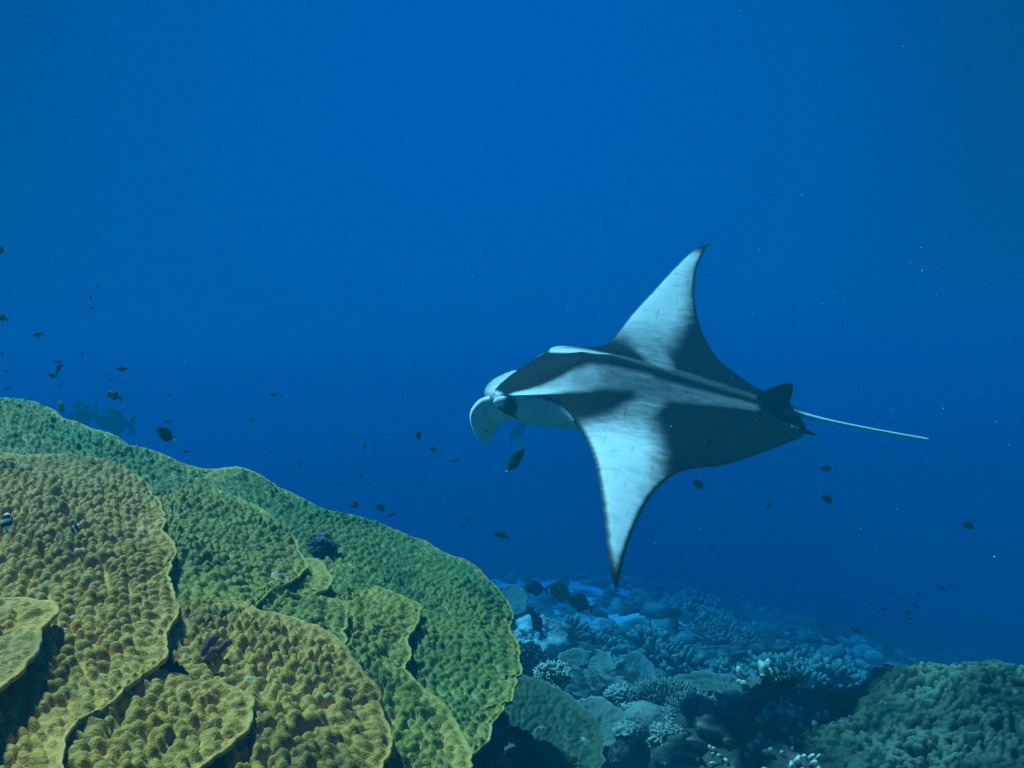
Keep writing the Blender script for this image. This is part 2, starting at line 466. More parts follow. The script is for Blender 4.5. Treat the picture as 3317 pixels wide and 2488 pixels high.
def stalk_under(parent, top, r, mat, seed, drop=None):
    """a rough foot from the plate down to the sea floor"""
    fz = float(floor_z(np.array(top.x), np.array(top.y))) - .08
    n = 14
    V, Fs = [], []
    hs = np.linspace(0, 1, 7)
    for k, h in enumerate(hs):
        rr = r * (1.0 - .45 * math.sin(h * math.pi) + .25 * h)
        for i in range(n):
            t = 2 * math.pi * i / n
            q = rr * (1 + .18 * math.sin(3 * t + seed + 2 * h) + .1 * math.sin(5 * t + 3 * k + seed))
            V.append((top.x + q * math.cos(t), top.y + q * math.sin(t), top.z + (fz - top.z) * h))
    for k in range(len(hs) - 1):
        for i in range(n):
            Fs.append((k * n + i, (k + 1) * n + i, (k + 1) * n + (i + 1) % n, k * n + (i + 1) % n))
    Fs.append(tuple(range(n)))
    o = mesh_obj('foot', V, Fs, mat)
    set_parent_keep(o, parent)
    return o

def slope_plate(label, edge, inner, pl, mat, step, sp, seed, stalk_uvd, r, tall=.5, wig=.003):
    k = far(stalk_uvd[2]) / stalk_uvd[2]
    step *= k; sp *= k; r *= k
    top = at(stalk_uvd[0], stalk_uvd[1], far(stalk_uvd[2]))
    root = tag(empty('plate_coral', (top.x, top.y, float(floor_z(np.array(top.x), np.array(top.y))))), label, 'coral')
    o = plate('plate', None, edge, [0, .015, 0], inner, -.03, pl, mat, step, sp, seed, tall, .05, .6, wig)
    set_parent_keep(o, root)
    stalk_under(root, top - Vector((0, 0, .06)), r, rock_mat, seed)
    return root

slope_plate('smooth dark green leaf coral tucked under the rim of the huge plate coral',
            [(1085, 1535), (1097, 1548), (1100, 1559), (1103, 1580), (1101, 1600), (1094, 1620), (1067, 1662), (1020, 1720)], [(960, 1560), (960, 1620), (940, 1720)],
            plane_at(1060, 1600, 2.0, -.2, .15), leaf_green, .008, .016, 31, (1010, 1620, 1.98), .12, .3)
slope_plate('broad dark green plate coral with thin pale rim beside the huge plate coral',
            [(1060, 1480), (1100, 1464), (1125, 1461), (1157, 1467), (1196, 1484), (1225, 1500), (1253, 1518), (1274, 1539), (1290, 1569), (1300, 1600), (1303, 1629), (1298, 1665), (1280, 1730)],
            [(1040, 1560), (1120, 1580), (1160, 1620), (1150, 1740)],
            plane_at(1200, 1570, 2.65, -.22, .28), teal_plate, .008, .022, 32, (1180, 1620, 2.6), .2, .7)
slope_plate('rounded grey green plate coral poking out behind the broad dark green plate',
            [(1215, 1520), (1253, 1508), (1294, 1506), (1323, 1520), (1349, 1537), (1363, 1563), (1363, 1590), (1345, 1606), (1304, 1614), (1270, 1622)],
            [(1240, 1570), (1280, 1580), (1290, 1590)],
            plane_at(1300, 1560, 2.95, -.20, .30), grey_plate, .009, .02, 33, (1295, 1585, 2.95), .13, .5)
slope_plate('notched teal plate coral beside the pale tipped cauliflower coral',
            [(1205, 1450), (1213, 1416), (1244, 1402), (1270, 1408), (1288, 1403), (1316, 1418), (1329, 1443), (1318, 1468), (1290, 1484), (1262, 1474), (1230, 1466)],
            [(1255, 1440), (1270, 1438), (1268, 1448)],
            plane_at(1265, 1440, 3.7, -.12, .34), grey_plate, .010, .02, 34, (1268, 1450, 3.7), .18, .5)
slope_plate('faint teal plate coral between the sand gap and the notched plate',
            [(1318, 1470), (1322, 1436), (1345, 1415), (1378, 1410), (1402, 1425), (1418, 1450), (1414, 1474), (1380, 1486), (1345, 1488)],
            [(1360, 1450), (1372, 1446), (1372, 1456)],
            plane_at(1370, 1450, 4.2, -.1, .34), grey_plate, .011, .02, 35, (1370, 1455, 4.2), .2, .5)
slope_plate('wide flat teal plate coral behind the pale finger coral',
            [(1440, 1500), (1452, 1466), (1490, 1452), (1540, 1452), (1585, 1462), (1625, 1482), (1650, 1506), (1640, 1535), (1590, 1545), (1520, 1532)],
            [(1540, 1495), (1560, 1495), (1560, 1505)],
            plane_at(1550, 1495, 3.5, -.06, .30), grey_plate, .010, .02, 36, (1555, 1500, 3.5), .2, .4)
slope_plate('rounded teal plate coral half hidden behind the rim of the huge plate coral',
            [(1060, 1285), (1085, 1266), (1110, 1264), (1132, 1274), (1141, 1294), (1138, 1313), (1118, 1326), (1085, 1334)],
            [(1070, 1300), (1090, 1298), (1088, 1306)],
            plane_at(1100, 1298, 4.6, -.15, .36), grey_plate, .011, .022, 37, (1098, 1304, 4.6), .16, .5)
slope_plate('small domed plate coral at the foot of the finger coral',
            [(1490, 1668), (1496, 1640), (1515, 1622), (1545, 1614), (1580, 1620), (1602, 1640), (1608, 1670), (1590, 1700)],
            [(1540, 1662), (1555, 1660), (1555, 1670)],
            plane_at(1550, 1650, 2.75, -.05, .30), teal_plate, .009, .018, 38, (1550, 1664, 2.75), .15, .5)

# ------------------------------------------------------------------ rocks and boulder corals
def boulder(name, label, cat, u, v, d, size, mat, seed, sub=4, **kw):
    k = far(d) / d
    p = at(u, v, far(d))
    o = lumpy(name, mat, tuple(q * k for q in size), seed, sub=sub, **kw)
    o.location = p
    o.rotation_euler = (0, 0, seed * .8)
    return tag(o, label, cat)

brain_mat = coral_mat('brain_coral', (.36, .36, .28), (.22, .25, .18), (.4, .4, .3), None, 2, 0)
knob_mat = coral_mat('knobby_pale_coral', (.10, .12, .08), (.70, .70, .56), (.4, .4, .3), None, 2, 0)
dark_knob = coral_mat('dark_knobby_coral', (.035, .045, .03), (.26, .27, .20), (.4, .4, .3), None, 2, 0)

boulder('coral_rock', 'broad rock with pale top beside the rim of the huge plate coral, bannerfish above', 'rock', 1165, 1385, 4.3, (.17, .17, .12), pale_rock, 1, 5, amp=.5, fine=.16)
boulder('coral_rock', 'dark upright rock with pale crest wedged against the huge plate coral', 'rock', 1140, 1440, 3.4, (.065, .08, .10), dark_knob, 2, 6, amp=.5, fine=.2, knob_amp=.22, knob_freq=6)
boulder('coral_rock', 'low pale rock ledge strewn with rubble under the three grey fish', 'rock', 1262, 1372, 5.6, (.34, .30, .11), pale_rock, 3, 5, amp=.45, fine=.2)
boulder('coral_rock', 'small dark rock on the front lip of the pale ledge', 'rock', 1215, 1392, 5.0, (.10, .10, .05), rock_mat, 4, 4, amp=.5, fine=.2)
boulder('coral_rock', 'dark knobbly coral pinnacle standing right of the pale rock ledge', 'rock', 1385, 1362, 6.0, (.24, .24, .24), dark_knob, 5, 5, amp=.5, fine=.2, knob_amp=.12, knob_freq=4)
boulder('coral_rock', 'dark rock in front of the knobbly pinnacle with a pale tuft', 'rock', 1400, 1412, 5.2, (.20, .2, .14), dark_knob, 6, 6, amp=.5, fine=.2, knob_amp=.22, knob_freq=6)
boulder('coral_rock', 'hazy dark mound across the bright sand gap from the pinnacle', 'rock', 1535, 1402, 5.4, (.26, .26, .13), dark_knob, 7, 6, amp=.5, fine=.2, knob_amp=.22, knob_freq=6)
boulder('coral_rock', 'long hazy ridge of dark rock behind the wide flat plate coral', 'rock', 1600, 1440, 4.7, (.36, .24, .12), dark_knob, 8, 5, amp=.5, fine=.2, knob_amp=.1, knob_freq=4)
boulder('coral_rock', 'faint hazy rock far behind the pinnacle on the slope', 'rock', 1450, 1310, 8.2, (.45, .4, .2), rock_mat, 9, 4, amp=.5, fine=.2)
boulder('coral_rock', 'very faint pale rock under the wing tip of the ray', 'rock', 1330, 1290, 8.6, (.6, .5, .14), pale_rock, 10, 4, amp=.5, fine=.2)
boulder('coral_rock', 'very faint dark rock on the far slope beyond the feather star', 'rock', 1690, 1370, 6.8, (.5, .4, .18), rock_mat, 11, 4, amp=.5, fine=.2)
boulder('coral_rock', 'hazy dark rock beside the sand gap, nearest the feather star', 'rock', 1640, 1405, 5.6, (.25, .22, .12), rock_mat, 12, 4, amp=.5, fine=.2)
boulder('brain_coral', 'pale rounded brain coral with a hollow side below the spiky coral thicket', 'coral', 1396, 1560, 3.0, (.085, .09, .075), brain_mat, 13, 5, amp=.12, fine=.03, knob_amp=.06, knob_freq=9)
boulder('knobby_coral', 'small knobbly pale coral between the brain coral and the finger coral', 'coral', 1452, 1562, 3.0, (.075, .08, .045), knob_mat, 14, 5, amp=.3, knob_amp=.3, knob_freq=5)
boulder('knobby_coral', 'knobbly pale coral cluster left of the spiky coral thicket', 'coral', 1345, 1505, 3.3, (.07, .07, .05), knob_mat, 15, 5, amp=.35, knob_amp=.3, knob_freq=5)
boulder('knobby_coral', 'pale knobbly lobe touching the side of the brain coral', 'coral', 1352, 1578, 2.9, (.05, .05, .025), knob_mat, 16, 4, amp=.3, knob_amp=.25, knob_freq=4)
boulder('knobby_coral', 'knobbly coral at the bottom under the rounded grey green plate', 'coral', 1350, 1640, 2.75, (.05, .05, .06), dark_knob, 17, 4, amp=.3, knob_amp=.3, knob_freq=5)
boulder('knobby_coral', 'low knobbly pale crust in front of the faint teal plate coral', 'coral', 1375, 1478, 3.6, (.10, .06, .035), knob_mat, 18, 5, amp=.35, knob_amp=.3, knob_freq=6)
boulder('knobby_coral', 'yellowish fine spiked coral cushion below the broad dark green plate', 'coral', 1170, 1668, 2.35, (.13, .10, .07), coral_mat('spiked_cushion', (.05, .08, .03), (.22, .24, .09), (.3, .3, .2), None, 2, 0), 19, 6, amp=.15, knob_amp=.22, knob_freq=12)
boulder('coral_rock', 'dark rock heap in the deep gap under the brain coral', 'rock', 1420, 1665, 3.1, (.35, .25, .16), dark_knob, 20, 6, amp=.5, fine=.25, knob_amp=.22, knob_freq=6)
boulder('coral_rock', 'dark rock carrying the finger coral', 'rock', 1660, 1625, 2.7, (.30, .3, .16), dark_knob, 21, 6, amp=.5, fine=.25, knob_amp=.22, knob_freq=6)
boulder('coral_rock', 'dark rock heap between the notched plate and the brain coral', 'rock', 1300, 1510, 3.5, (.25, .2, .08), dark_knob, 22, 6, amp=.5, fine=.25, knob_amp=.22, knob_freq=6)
boulder('coral_rock', 'dark crusted rock lodged in the gap between two tan plates', 'rock', 404, 1432, 1.345, (.032, .045, .022), plain('crusted_rock', (.03, .02, .02), (.12, .10, .085), 40, .9, (60, .9, .02)), 23, 5, amp=.6, fine=.3)
boulder('coral_rock', 'dark blue grey crusted rock lodged among the green plates', 'rock', 690, 1180, 2.30, (.045, .07, .026), plain('blue_crust', (.02, .025, .025), (.14, .15, .16), 35, .9, (50, .9, .02)), 24, 5, amp=.6, fine=.3)

for k, (lb, u, v, d, sz) in enumerate([
        ('small bright knobbly coral lodged under the wide flat teal plate', 1592, 1552, 2.95, (.05, .045, .035)),
        ('tiny bright knobbly coral in the dark gap left of the finger coral', 1582, 1600, 2.75, (.035, .03, .025)),
        ('bright lumpy coral crust leaning on the rock that carries the finger coral', 1628, 1602, 2.62, (.05, .04, .03)),
        ('pale lumpy coral crust on the slope side of the brain coral', 1432, 1585, 2.9, (.05, .045, .03)),
        ('pale ragged coral crust above the deep gap, beside the second spiky thicket', 1490, 1580, 2.9, (.055, .045, .03)),
        ('small pale coral crust on the lip of the rounded grey green plate', 1372, 1532, 3.05, (.05, .03, .02)),
        ('bright ragged coral crust just below the feather star', 1668, 1540, 2.75, (.05, .04, .03))]):
    boulder('knobby_coral', lb, 'coral', u, v, d, sz, knob_mat, 50 + k, 5, amp=.45, knob_amp=.35, knob_freq=4.5)

def scatter_rubble():
    V, Fs, kb = [], [], []
    rg = np.random.default_rng(5)
    bm = bmesh.new(); bmesh.ops.create_icosphere(bm, subdivisions=2, radius=1)
    bv = np.array([v.co[:] for v in bm.verts]); bf = [[v.index for v in f.verts] for f in bm.faces]; bm.free()
    n = 0
    allv = []
    for k in range(6500):
        y = 2.4 + 13 * rg.random() ** 1.3
        x = -1.0 + (y * .95 + 1) * rg.random()
        if x > 4.5 or (y > 10 and rg.random() < .6): continue
        if vnoise(np.array(x * .8), np.array(y * .8), 9.0) > .25 and rg.random() < .8: continue
        r = (.010 + .065 * rg.random() ** 3.2) * (.7 + y * .1)
        j = 1 + .22 * rg.normal(size=(len(bv), 1))
        q = bv * j * r * np.array([1 + rg.random(), 1, .6 + .5 * rg.random()])
        a = rg.random() * 6.28
        R = np.array([[math.cos(a), -math.sin(a), 0], [math.sin(a), math.cos(a), 0], [0, 0, 1]])
        q = q @ R.T + np.array([x, y, float(floor_z(np.array(x), np.array(y))) + r * .3])
        allv.append(q)
        Fs += [[i + n for i in f] for f in bf]
        n += len(bv)
    m = plain('rubble', (.07, .08, .06), (.34, .33, .26), 3.0, .95)
    o = mesh_obj('coral_rubble', np.vstack(allv), Fs, m, smooth=True)
    o['kind'] = 'stuff'; o['label'] = 'loose broken coral rubble strewn over the sand slope'; o['category'] = 'rubble'
scatter_rubble()

# ------------------------------------------------------------------ branching corals
def finger_mesh(name, mat, length, r0, r1, bend=.15, seg=7, n=9, tip=True):
    V, Fs, kb = [], [], []
    for k in range(seg + 3):
        if k <= seg:
            t = k / seg; z = t * length * .92; r = r0 + (r1 - r0) * t; r *= 1 + .08 * math.sin(k * 2.2)
        else:
            t = 1; z = length * (.92 + .05 * (k - seg)); r = r1 * (.72 if k == seg + 1 else .25)
        for i in range(n):
            a = 2 * math.pi * i / n
            rr = r * (1 + .1 * math.sin(3 * a + k))
            V.append((rr * math.cos(a) + bend * length * (z / length) ** 2, rr * math.sin(a), z)); kb.append(min(1, (z / length) ** 2))
    for k in range(seg + 2):
        for i in range(n):
            Fs.append((k * n + i, k * n + (i + 1) % n, (k + 1) * n + (i + 1) % n, (k + 1) * n + i))
    Fs.append(tuple((seg + 2) * n + i for i in range(n)))
    me = bpy.data.meshes.new(name)
    me.from_pydata(V, [], Fs)
    t = me.attributes.new('knob', 'FLOAT', 'POINT'); t.data.foreach_set('value', kb)
    t = me.attributes.new('rim', 'FLOAT', 'POINT'); t.data.foreach_set('value', [0.0] * len(V))
    me.polygons.foreach_set('use_smooth', [True] * len(me.polygons))
    me.materials.append(mat)
    return me

def aim(loc, direction, roll, scale):
    q = Vector(direction).to_track_quat('Z', 'Y')
    return Matrix.Translation(loc) @ q.to_matrix().to_4x4() @ Matrix.Rotation(roll, 4, 'Z') @ Matrix.Scale(scale, 4)

finger_mat = coral_mat('pale_finger_coral', (.07, .09, .06), (.85, .85, .66), (.4, .4, .3), None, 2, 0)
brown_finger = coral_mat('teal_finger_coral', (.06, .08, .05), (.36, .40, .30), (.4, .4, .3), None, 2, 0)
FM = [finger_mesh('branch', finger_mat, .10, .016, .013, b) for b in (.05, .2, -.15)]

def finger_coral(label, u, v, d, n, spread, seed, lean=(0, 0, 0), smin=.5, smax=1.1, meshes=FM, rad=.14):
    rg = random.Random(seed)
    k_ = far(d) / d; rad *= k_; smin *= k_; smax *= k_
    c = at(u, v, far(d))
    root = tag(empty('finger_coral', c), label, 'coral')
    core = lumpy('core', rock_mat, (rad * .95, rad * .95, rad * .6), seed, sub=3, amp=.4, fine=.2, parent=root)
    core.location = (0, 0, -rad * .25)
    for k in range(n):
        a = rg.uniform(0, 6.283); e = rg.random() ** .6 * spread
        dr = Vector((math.cos(a) * math.sin(e), math.sin(a) * math.sin(e), math.cos(e))) + Vector(lean)
        b = Vector((math.cos(a) * rad * .8 * math.sin(e) , math.sin(a) * rad * .8 * math.sin(e), rad * .35 * math.cos(e) - .03))
        data_obj('branch', rg.choice(meshes), root, aim(b, dr, rg.uniform(0, 6.28), rg.uniform(smin, smax)))
    return root

finger_coral('pale finger coral with stubby bright tips beside the feather star', 1640, 1560, 2.75, 34, 1.25, 3, (-.25, 0, .2), .45, .85)
finger_coral('pale stubby finger coral low in the gap beside the broad mound', 1735, 1590, 2.45, 34, 1.2, 4, (-.2, -.2, .1), .35, .75)
finger_coral('tall thin finger coral just in front of the feather star', 1650, 1500, 3.05, 16, .9, 5, (-.3, 0, .3), .6, 1.1)
finger_coral('pale finger coral at the bottom, left of the broad mound', 1690, 1655, 2.3, 26, 1.2, 6, (-.2, -.2, .1), .3, .65)
finger_coral('sparse pale finger coral just right of the brain coral', 1530, 1548, 2.95, 22, 1.3, 8, (-.1, -.1, .1), .25, .5)

finger_coral('pale stubby finger coral in the deep gap below the second spiky thicket', 1560, 1598, 2.8, 26, 1.3, 11, (-.1, -.2, .1), .3, .6)
finger_coral('pale stubby finger coral standing over the small domed plate coral', 1612, 1640, 2.55, 26, 1.2, 12, (-.2, -.2, .1), .25, .5)
finger_coral('small pale finger coral on the rock heap under the brain coral', 1468, 1628, 2.85, 22, 1.3, 13, (0, -.2, .1), .25, .5)
finger_coral('pale finger coral tuft pressed against the foot of the broad mound', 1765, 1545, 2.6, 24, 1.2, 14, (-.2, -.3, .1), .25, .5)
finger_coral('pale finger coral clump between the feather star and the broad mound', 1712, 1560, 2.62, 26, 1.2, 15, (-.2, -.3, .1), .3, .6)

def twig_mass(label, u, v, d, rad, n, seed, mat, ln=.05, r=.006, squash=.6, up=.4, name='branching_coral', tiny=True):
    """a dense thicket, its twigs too fine to pick apart"""
    rg = np.random.default_rng(seed)
    k_ = far(d) / d; rad = tuple(q * k_ for q in rad); ln *= k_; r *= k_
    c = at(u, v, far(d))
    root = tag(empty(name, c), label, 'coral')
    core = lumpy('core', rock_mat, (rad[0] * .9, rad[1] * .9, rad[2] * .9), seed, sub=4, amp=.25, fine=.1, parent=root)
    V, Fs, kb = [], [], []
    for k in range(n):
        a = rg.uniform(0, 6.283); z = rg.uniform(-.15, 1)
        q = math.sqrt(max(0, 1 - z * z))
        nrm = np.array([q * math.cos(a), q * math.sin(a), z])
        p = nrm * np.array(rad) * rg.uniform(.8, 1.05)
        dr = nrm + np.array([0, 0, up]) + rg.normal(0, .25, 3); dr /= np.linalg.norm(dr)
        s = np.cross(dr, [.3, .5, .81]); s /= np.linalg.norm(s); t = np.cross(dr, s)
        L = ln * rg.uniform(.5, 1.2); o = len(V)
        for h, rr in ((0, 1.15), (.55, .95), (.9, .7)):
            for i in range(5):
                g = 6.283 * i / 5
                V.append(p + dr * L * h + (s * math.cos(g) + t * math.sin(g)) * r * rr); kb.append(h ** 1.5)
        V.append(p + dr * L); kb.append(1.0)
        for m in range(2):
            for i in range(5):
                Fs.append((o + m * 5 + i, o + m * 5 + (i + 1) % 5, o + m * 5 + 5 + (i + 1) % 5, o + m * 5 + 5 + i))
        for i in range(5):
            Fs.append((o + 10 + i, o + 10 + (i + 1) % 5, o + 15))
    tw = mesh_obj('twigs', V, Fs, mat, root, {'knob': kb, 'rim': np.zeros(len(V))})
    tw['kind'] = 'stuff'
    return root

tipped = coral_mat('pale_tipped_coral', (.03, .045, .02), (.80, .82, .62), (.4, .4, .3), None, 2, 0)
twig_mass('cauliflower coral with bright pale tips on the broad dark green plate', 1194, 1470, 2.95, (.068, .06, .062), 330, 41, tipped, .022, .0052, up=.1)
twig_mass('spiky teal coral thicket above the brain coral', 1438, 1520, 3.25, (.14, .10, .06), 800, 42, brown_finger, .05, .0045)
twig_mass('second spiky coral thicket beside the finger coral', 1505, 1545, 3.1, (.10, .08, .045), 420, 43, brown_finger, .05, .0045)
twig_mass('hazy tufted coral on top of the knobbly pinnacle', 1385, 1330, 6.0, (.17, .15, .08), 500, 44, brown_finger, .07, .010)
twig_mass('small tufted coral beside the crusted rock and pale ledge', 1195, 1405, 4.6, (.06, .06, .04), 200, 45, finger_mat, .04, .006)
twig_mass('short pale tuft coral on the dark rock in front of the pinnacle', 1410, 1385, 5.1, (.09, .08, .05), 240, 46, finger_mat, .05, .008)
twig_mass('hazy branching coral on the dark mound across the sand gap', 1550, 1382, 5.4, (.16, .14, .06), 320, 47, brown_finger, .07, .009)

def slope_growth():
    rg = np.random.default_rng(91)
    V, Fs, kb = [], [], []
    g5 = [6.283 * i / 5 for i in range(5)]
    for c in range(230):
        y = 4.2 + 7.5 * rg.random() ** 1.2
        x = y * rg.uniform(.0, .50)
        if abs(x - .85) < 1.0 and abs(y - 9) < 2.2 and rg.random() < .8: continue
        if x > 3.0: continue
        z = float(floor_z(np.array(x), np.array(y)))
        R = rg.uniform(.08, .26) * (.6 + y * .06)
        flat = rg.uniform(.4, .8)
        for k in range(26):
            a = rg.uniform(0, 6.283); e = rg.random() ** .7 * 1.35
            nr = np.array([math.cos(a) * math.sin(e), math.sin(a) * math.sin(e), math.cos(e)])
            p = np.array([x, y, z]) + nr * R * np.array([1, 1, flat]) * .6
            s = np.cross(nr, [.3, .5, .81]); s /= np.linalg.norm(s); t = np.cross(nr, s)
            L = R * rg.uniform(.25, .6); r = R * rg.uniform(.07, .14); o = len(V)
            for h, rr in ((-.6, 1.2), (.5, 1.0), (.9, .75)):
                V += [p + nr * L * h + (s * math.cos(g) + t * math.sin(g)) * r * rr for g in g5]; kb += [max(0, h) ** 1.5] * 5
            V.append(p + nr * L); kb.append(1.0)
            for m_ in range(2):
                Fs += [(o + m_ * 5 + i, o + m_ * 5 + (i + 1) % 5, o + m_ * 5 + 5 + (i + 1) % 5, o + m_ * 5 + 5 + i) for i in range(5)]
            Fs += [(o + 10 + i, o + 10 + (i + 1) % 5, o + 15) for i in range(5)]
    o = mesh_obj('slope_growth', V, Fs, brown_finger, None, {'knob': kb, 'rim': np.zeros(len(V))})
    o['kind'] = 'stuff'; o['label'] = 'hazy low coral growth covering the far reef slope'; o['category'] = 'coral growth'
slope_growth()

# red-brown stubs growing out of the crevice between the tan plates
stub_mat = coral_mat('red_brown_sponge', (.10, .05, .05), (.22, .11, .10), (.3, .2, .2), None, 2, 0)
sponge = tag(empty('tube_sponge', at(434, 1412, 1.345)), 'red brown tube sponge in the crevice between two tan plates', 'sponge')
SM = [finger_mesh('tube', stub_mat, .05, .007, .009, b) for b in (.1, -.1)]
for k, (dx, dy, a, e, s) in enumerate([(0, 0, .2, .5, 1.0), (-.02, .01, 2.5, .8, .8), (.012, -.012, -.6, .9, .9), (-.035, 0, 2.9, 1.0, .7), (.02, .012, .6, .7, .8)]):
    data_obj('tube', SM[k % 2], sponge, aim(Vector((dx, dy, -.012)), (math.cos(a) * math.sin(e), math.sin(a) * math.sin(e), math.cos(e)), k, s))

# feather star
arm_mat = plain('feather_star_black', (.012, .014, .012), (.03, .03, .025), 60)
def arm_mesh():
    V, Fs = [], []
    L = .17
    for k in range(9):
        t = k / 8; z = L * t; x = L * .35 * t * t
        w = .0026 * (1 - .6 * t)
        V += [(x - w, -w, z), (x + w, -w, z), (x + w, w, z), (x - w, w, z)]
    for k in range(8):
        for i in range(4):
            Fs.append((k * 4 + i, k * 4 + (i + 1) % 4, k * 4 + 4 + (i + 1) % 4, k * 4 + 4 + i))
    for k in range(26):
        t = .08 + .92 * k / 26; z = L * t; x = L * .35 * t * t
        ln = .022 * (1 - .55 * t)
        for s in (-1, 1):
            o = len(V)
            V += [(x, 0, z), (x, 0, z + .003), (x + .006, s * ln, z + .010)]
            Fs.append((o, o + 1, o + 2))
    me = bpy.data.meshes.new('arm'); me.from_pydata(V, [], Fs); me.materials.append(arm_mat)
    return me
AM = arm_mesh()
star = tag(empty('feather_star', at(1700, 1496, 2.9)), 'bushy black feather star perched at the left edge of the broad coral mound', 'feather star')
hub = lumpy('hub', arm_mat, (.025, .025, .02), 3, sub=2, parent=star)
rgs = random.Random(9)
for k in range(64):
    a = rgs.uniform(0, 6.283); e = rgs.random() ** .7 * 1.5
    data_obj('arm', AM, star, aim(Vector((0, 0, 0)), (math.cos(a) * math.sin(e), math.sin(a) * math.sin(e), math.cos(e)), rgs.uniform(0, 6.28), rgs.uniform(.45, .75)))

# ------------------------------------------------------------------ broad mound at the right
def leafy_mound():
    c = Vector((1.72, 2.25, CZ - 1.75))
    root = tag(empty('coral_mound', c), 'broad teal knobbly coral mound rising behind the finger coral', 'coral')
    R = np.array([1.10, 1.05, .80])
    nu, nv = 800, 320
    A, E = np.meshgrid(np.linspace(np.pi * .72, np.pi * 2.2, nu), np.linspace(.05, np.pi / 2, nv))
    X, Y, Z = np.cos(A) * np.cos(E), np.sin(A) * np.cos(E), np.sin(E)
    d = 1 + .05 * vnoise(X * 5, Y * 5 + Z * 4, 1) + .04 * vnoise(X * 13 + Z * 6, Y * 13, 2) + .02 * vnoise(X * 29, Y * 29 + Z * 20, 3)
    V = np.stack([X * R[0] * d, Y * R[1] * d, Z * R[2] * d], 2).reshape(-1, 3)
    from mathutils import kdtree
    rs = np.random.default_rng(78)
    # knobs stretched along a lean up and to the left
    ln_ = np.array([-.62, -.25, .74]); ln_ /= np.linalg.norm(ln_)
    def sq(P): return P - np.outer(P @ ln_, ln_) * .55
    pw_ = np.cos(E).ravel(); S = V[rs.choice(len(V), 15000, replace=False, p=pw_ / pw_.sum())]
    kd = kdtree.KDTree(len(S))
    for k, p in enumerate(sq(S)): kd.insert(p, k)
    kd.balance()
    dist = np.array([kd.find(p)[2] for p in sq(V)])
    amp = .6 + .5 * vnoise(V[:, 0] * 9, V[:, 1] * 9 + V[:, 2] * 7, 5)
    kn = np.clip(1 - (dist / .013) ** 2, 0, 1) ** .6 * amp
    nrm_ = V / R ** 2; nrm_ /= np.linalg.norm(nrm_, axis=1)[:, None]
    V = V + nrm_ * (.034 * kn)[:, None]
    knob = np.clip(kn, 0, 1)
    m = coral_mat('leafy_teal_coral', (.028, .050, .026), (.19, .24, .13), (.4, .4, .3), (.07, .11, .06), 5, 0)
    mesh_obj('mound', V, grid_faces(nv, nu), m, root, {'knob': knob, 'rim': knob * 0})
leafy_mound()

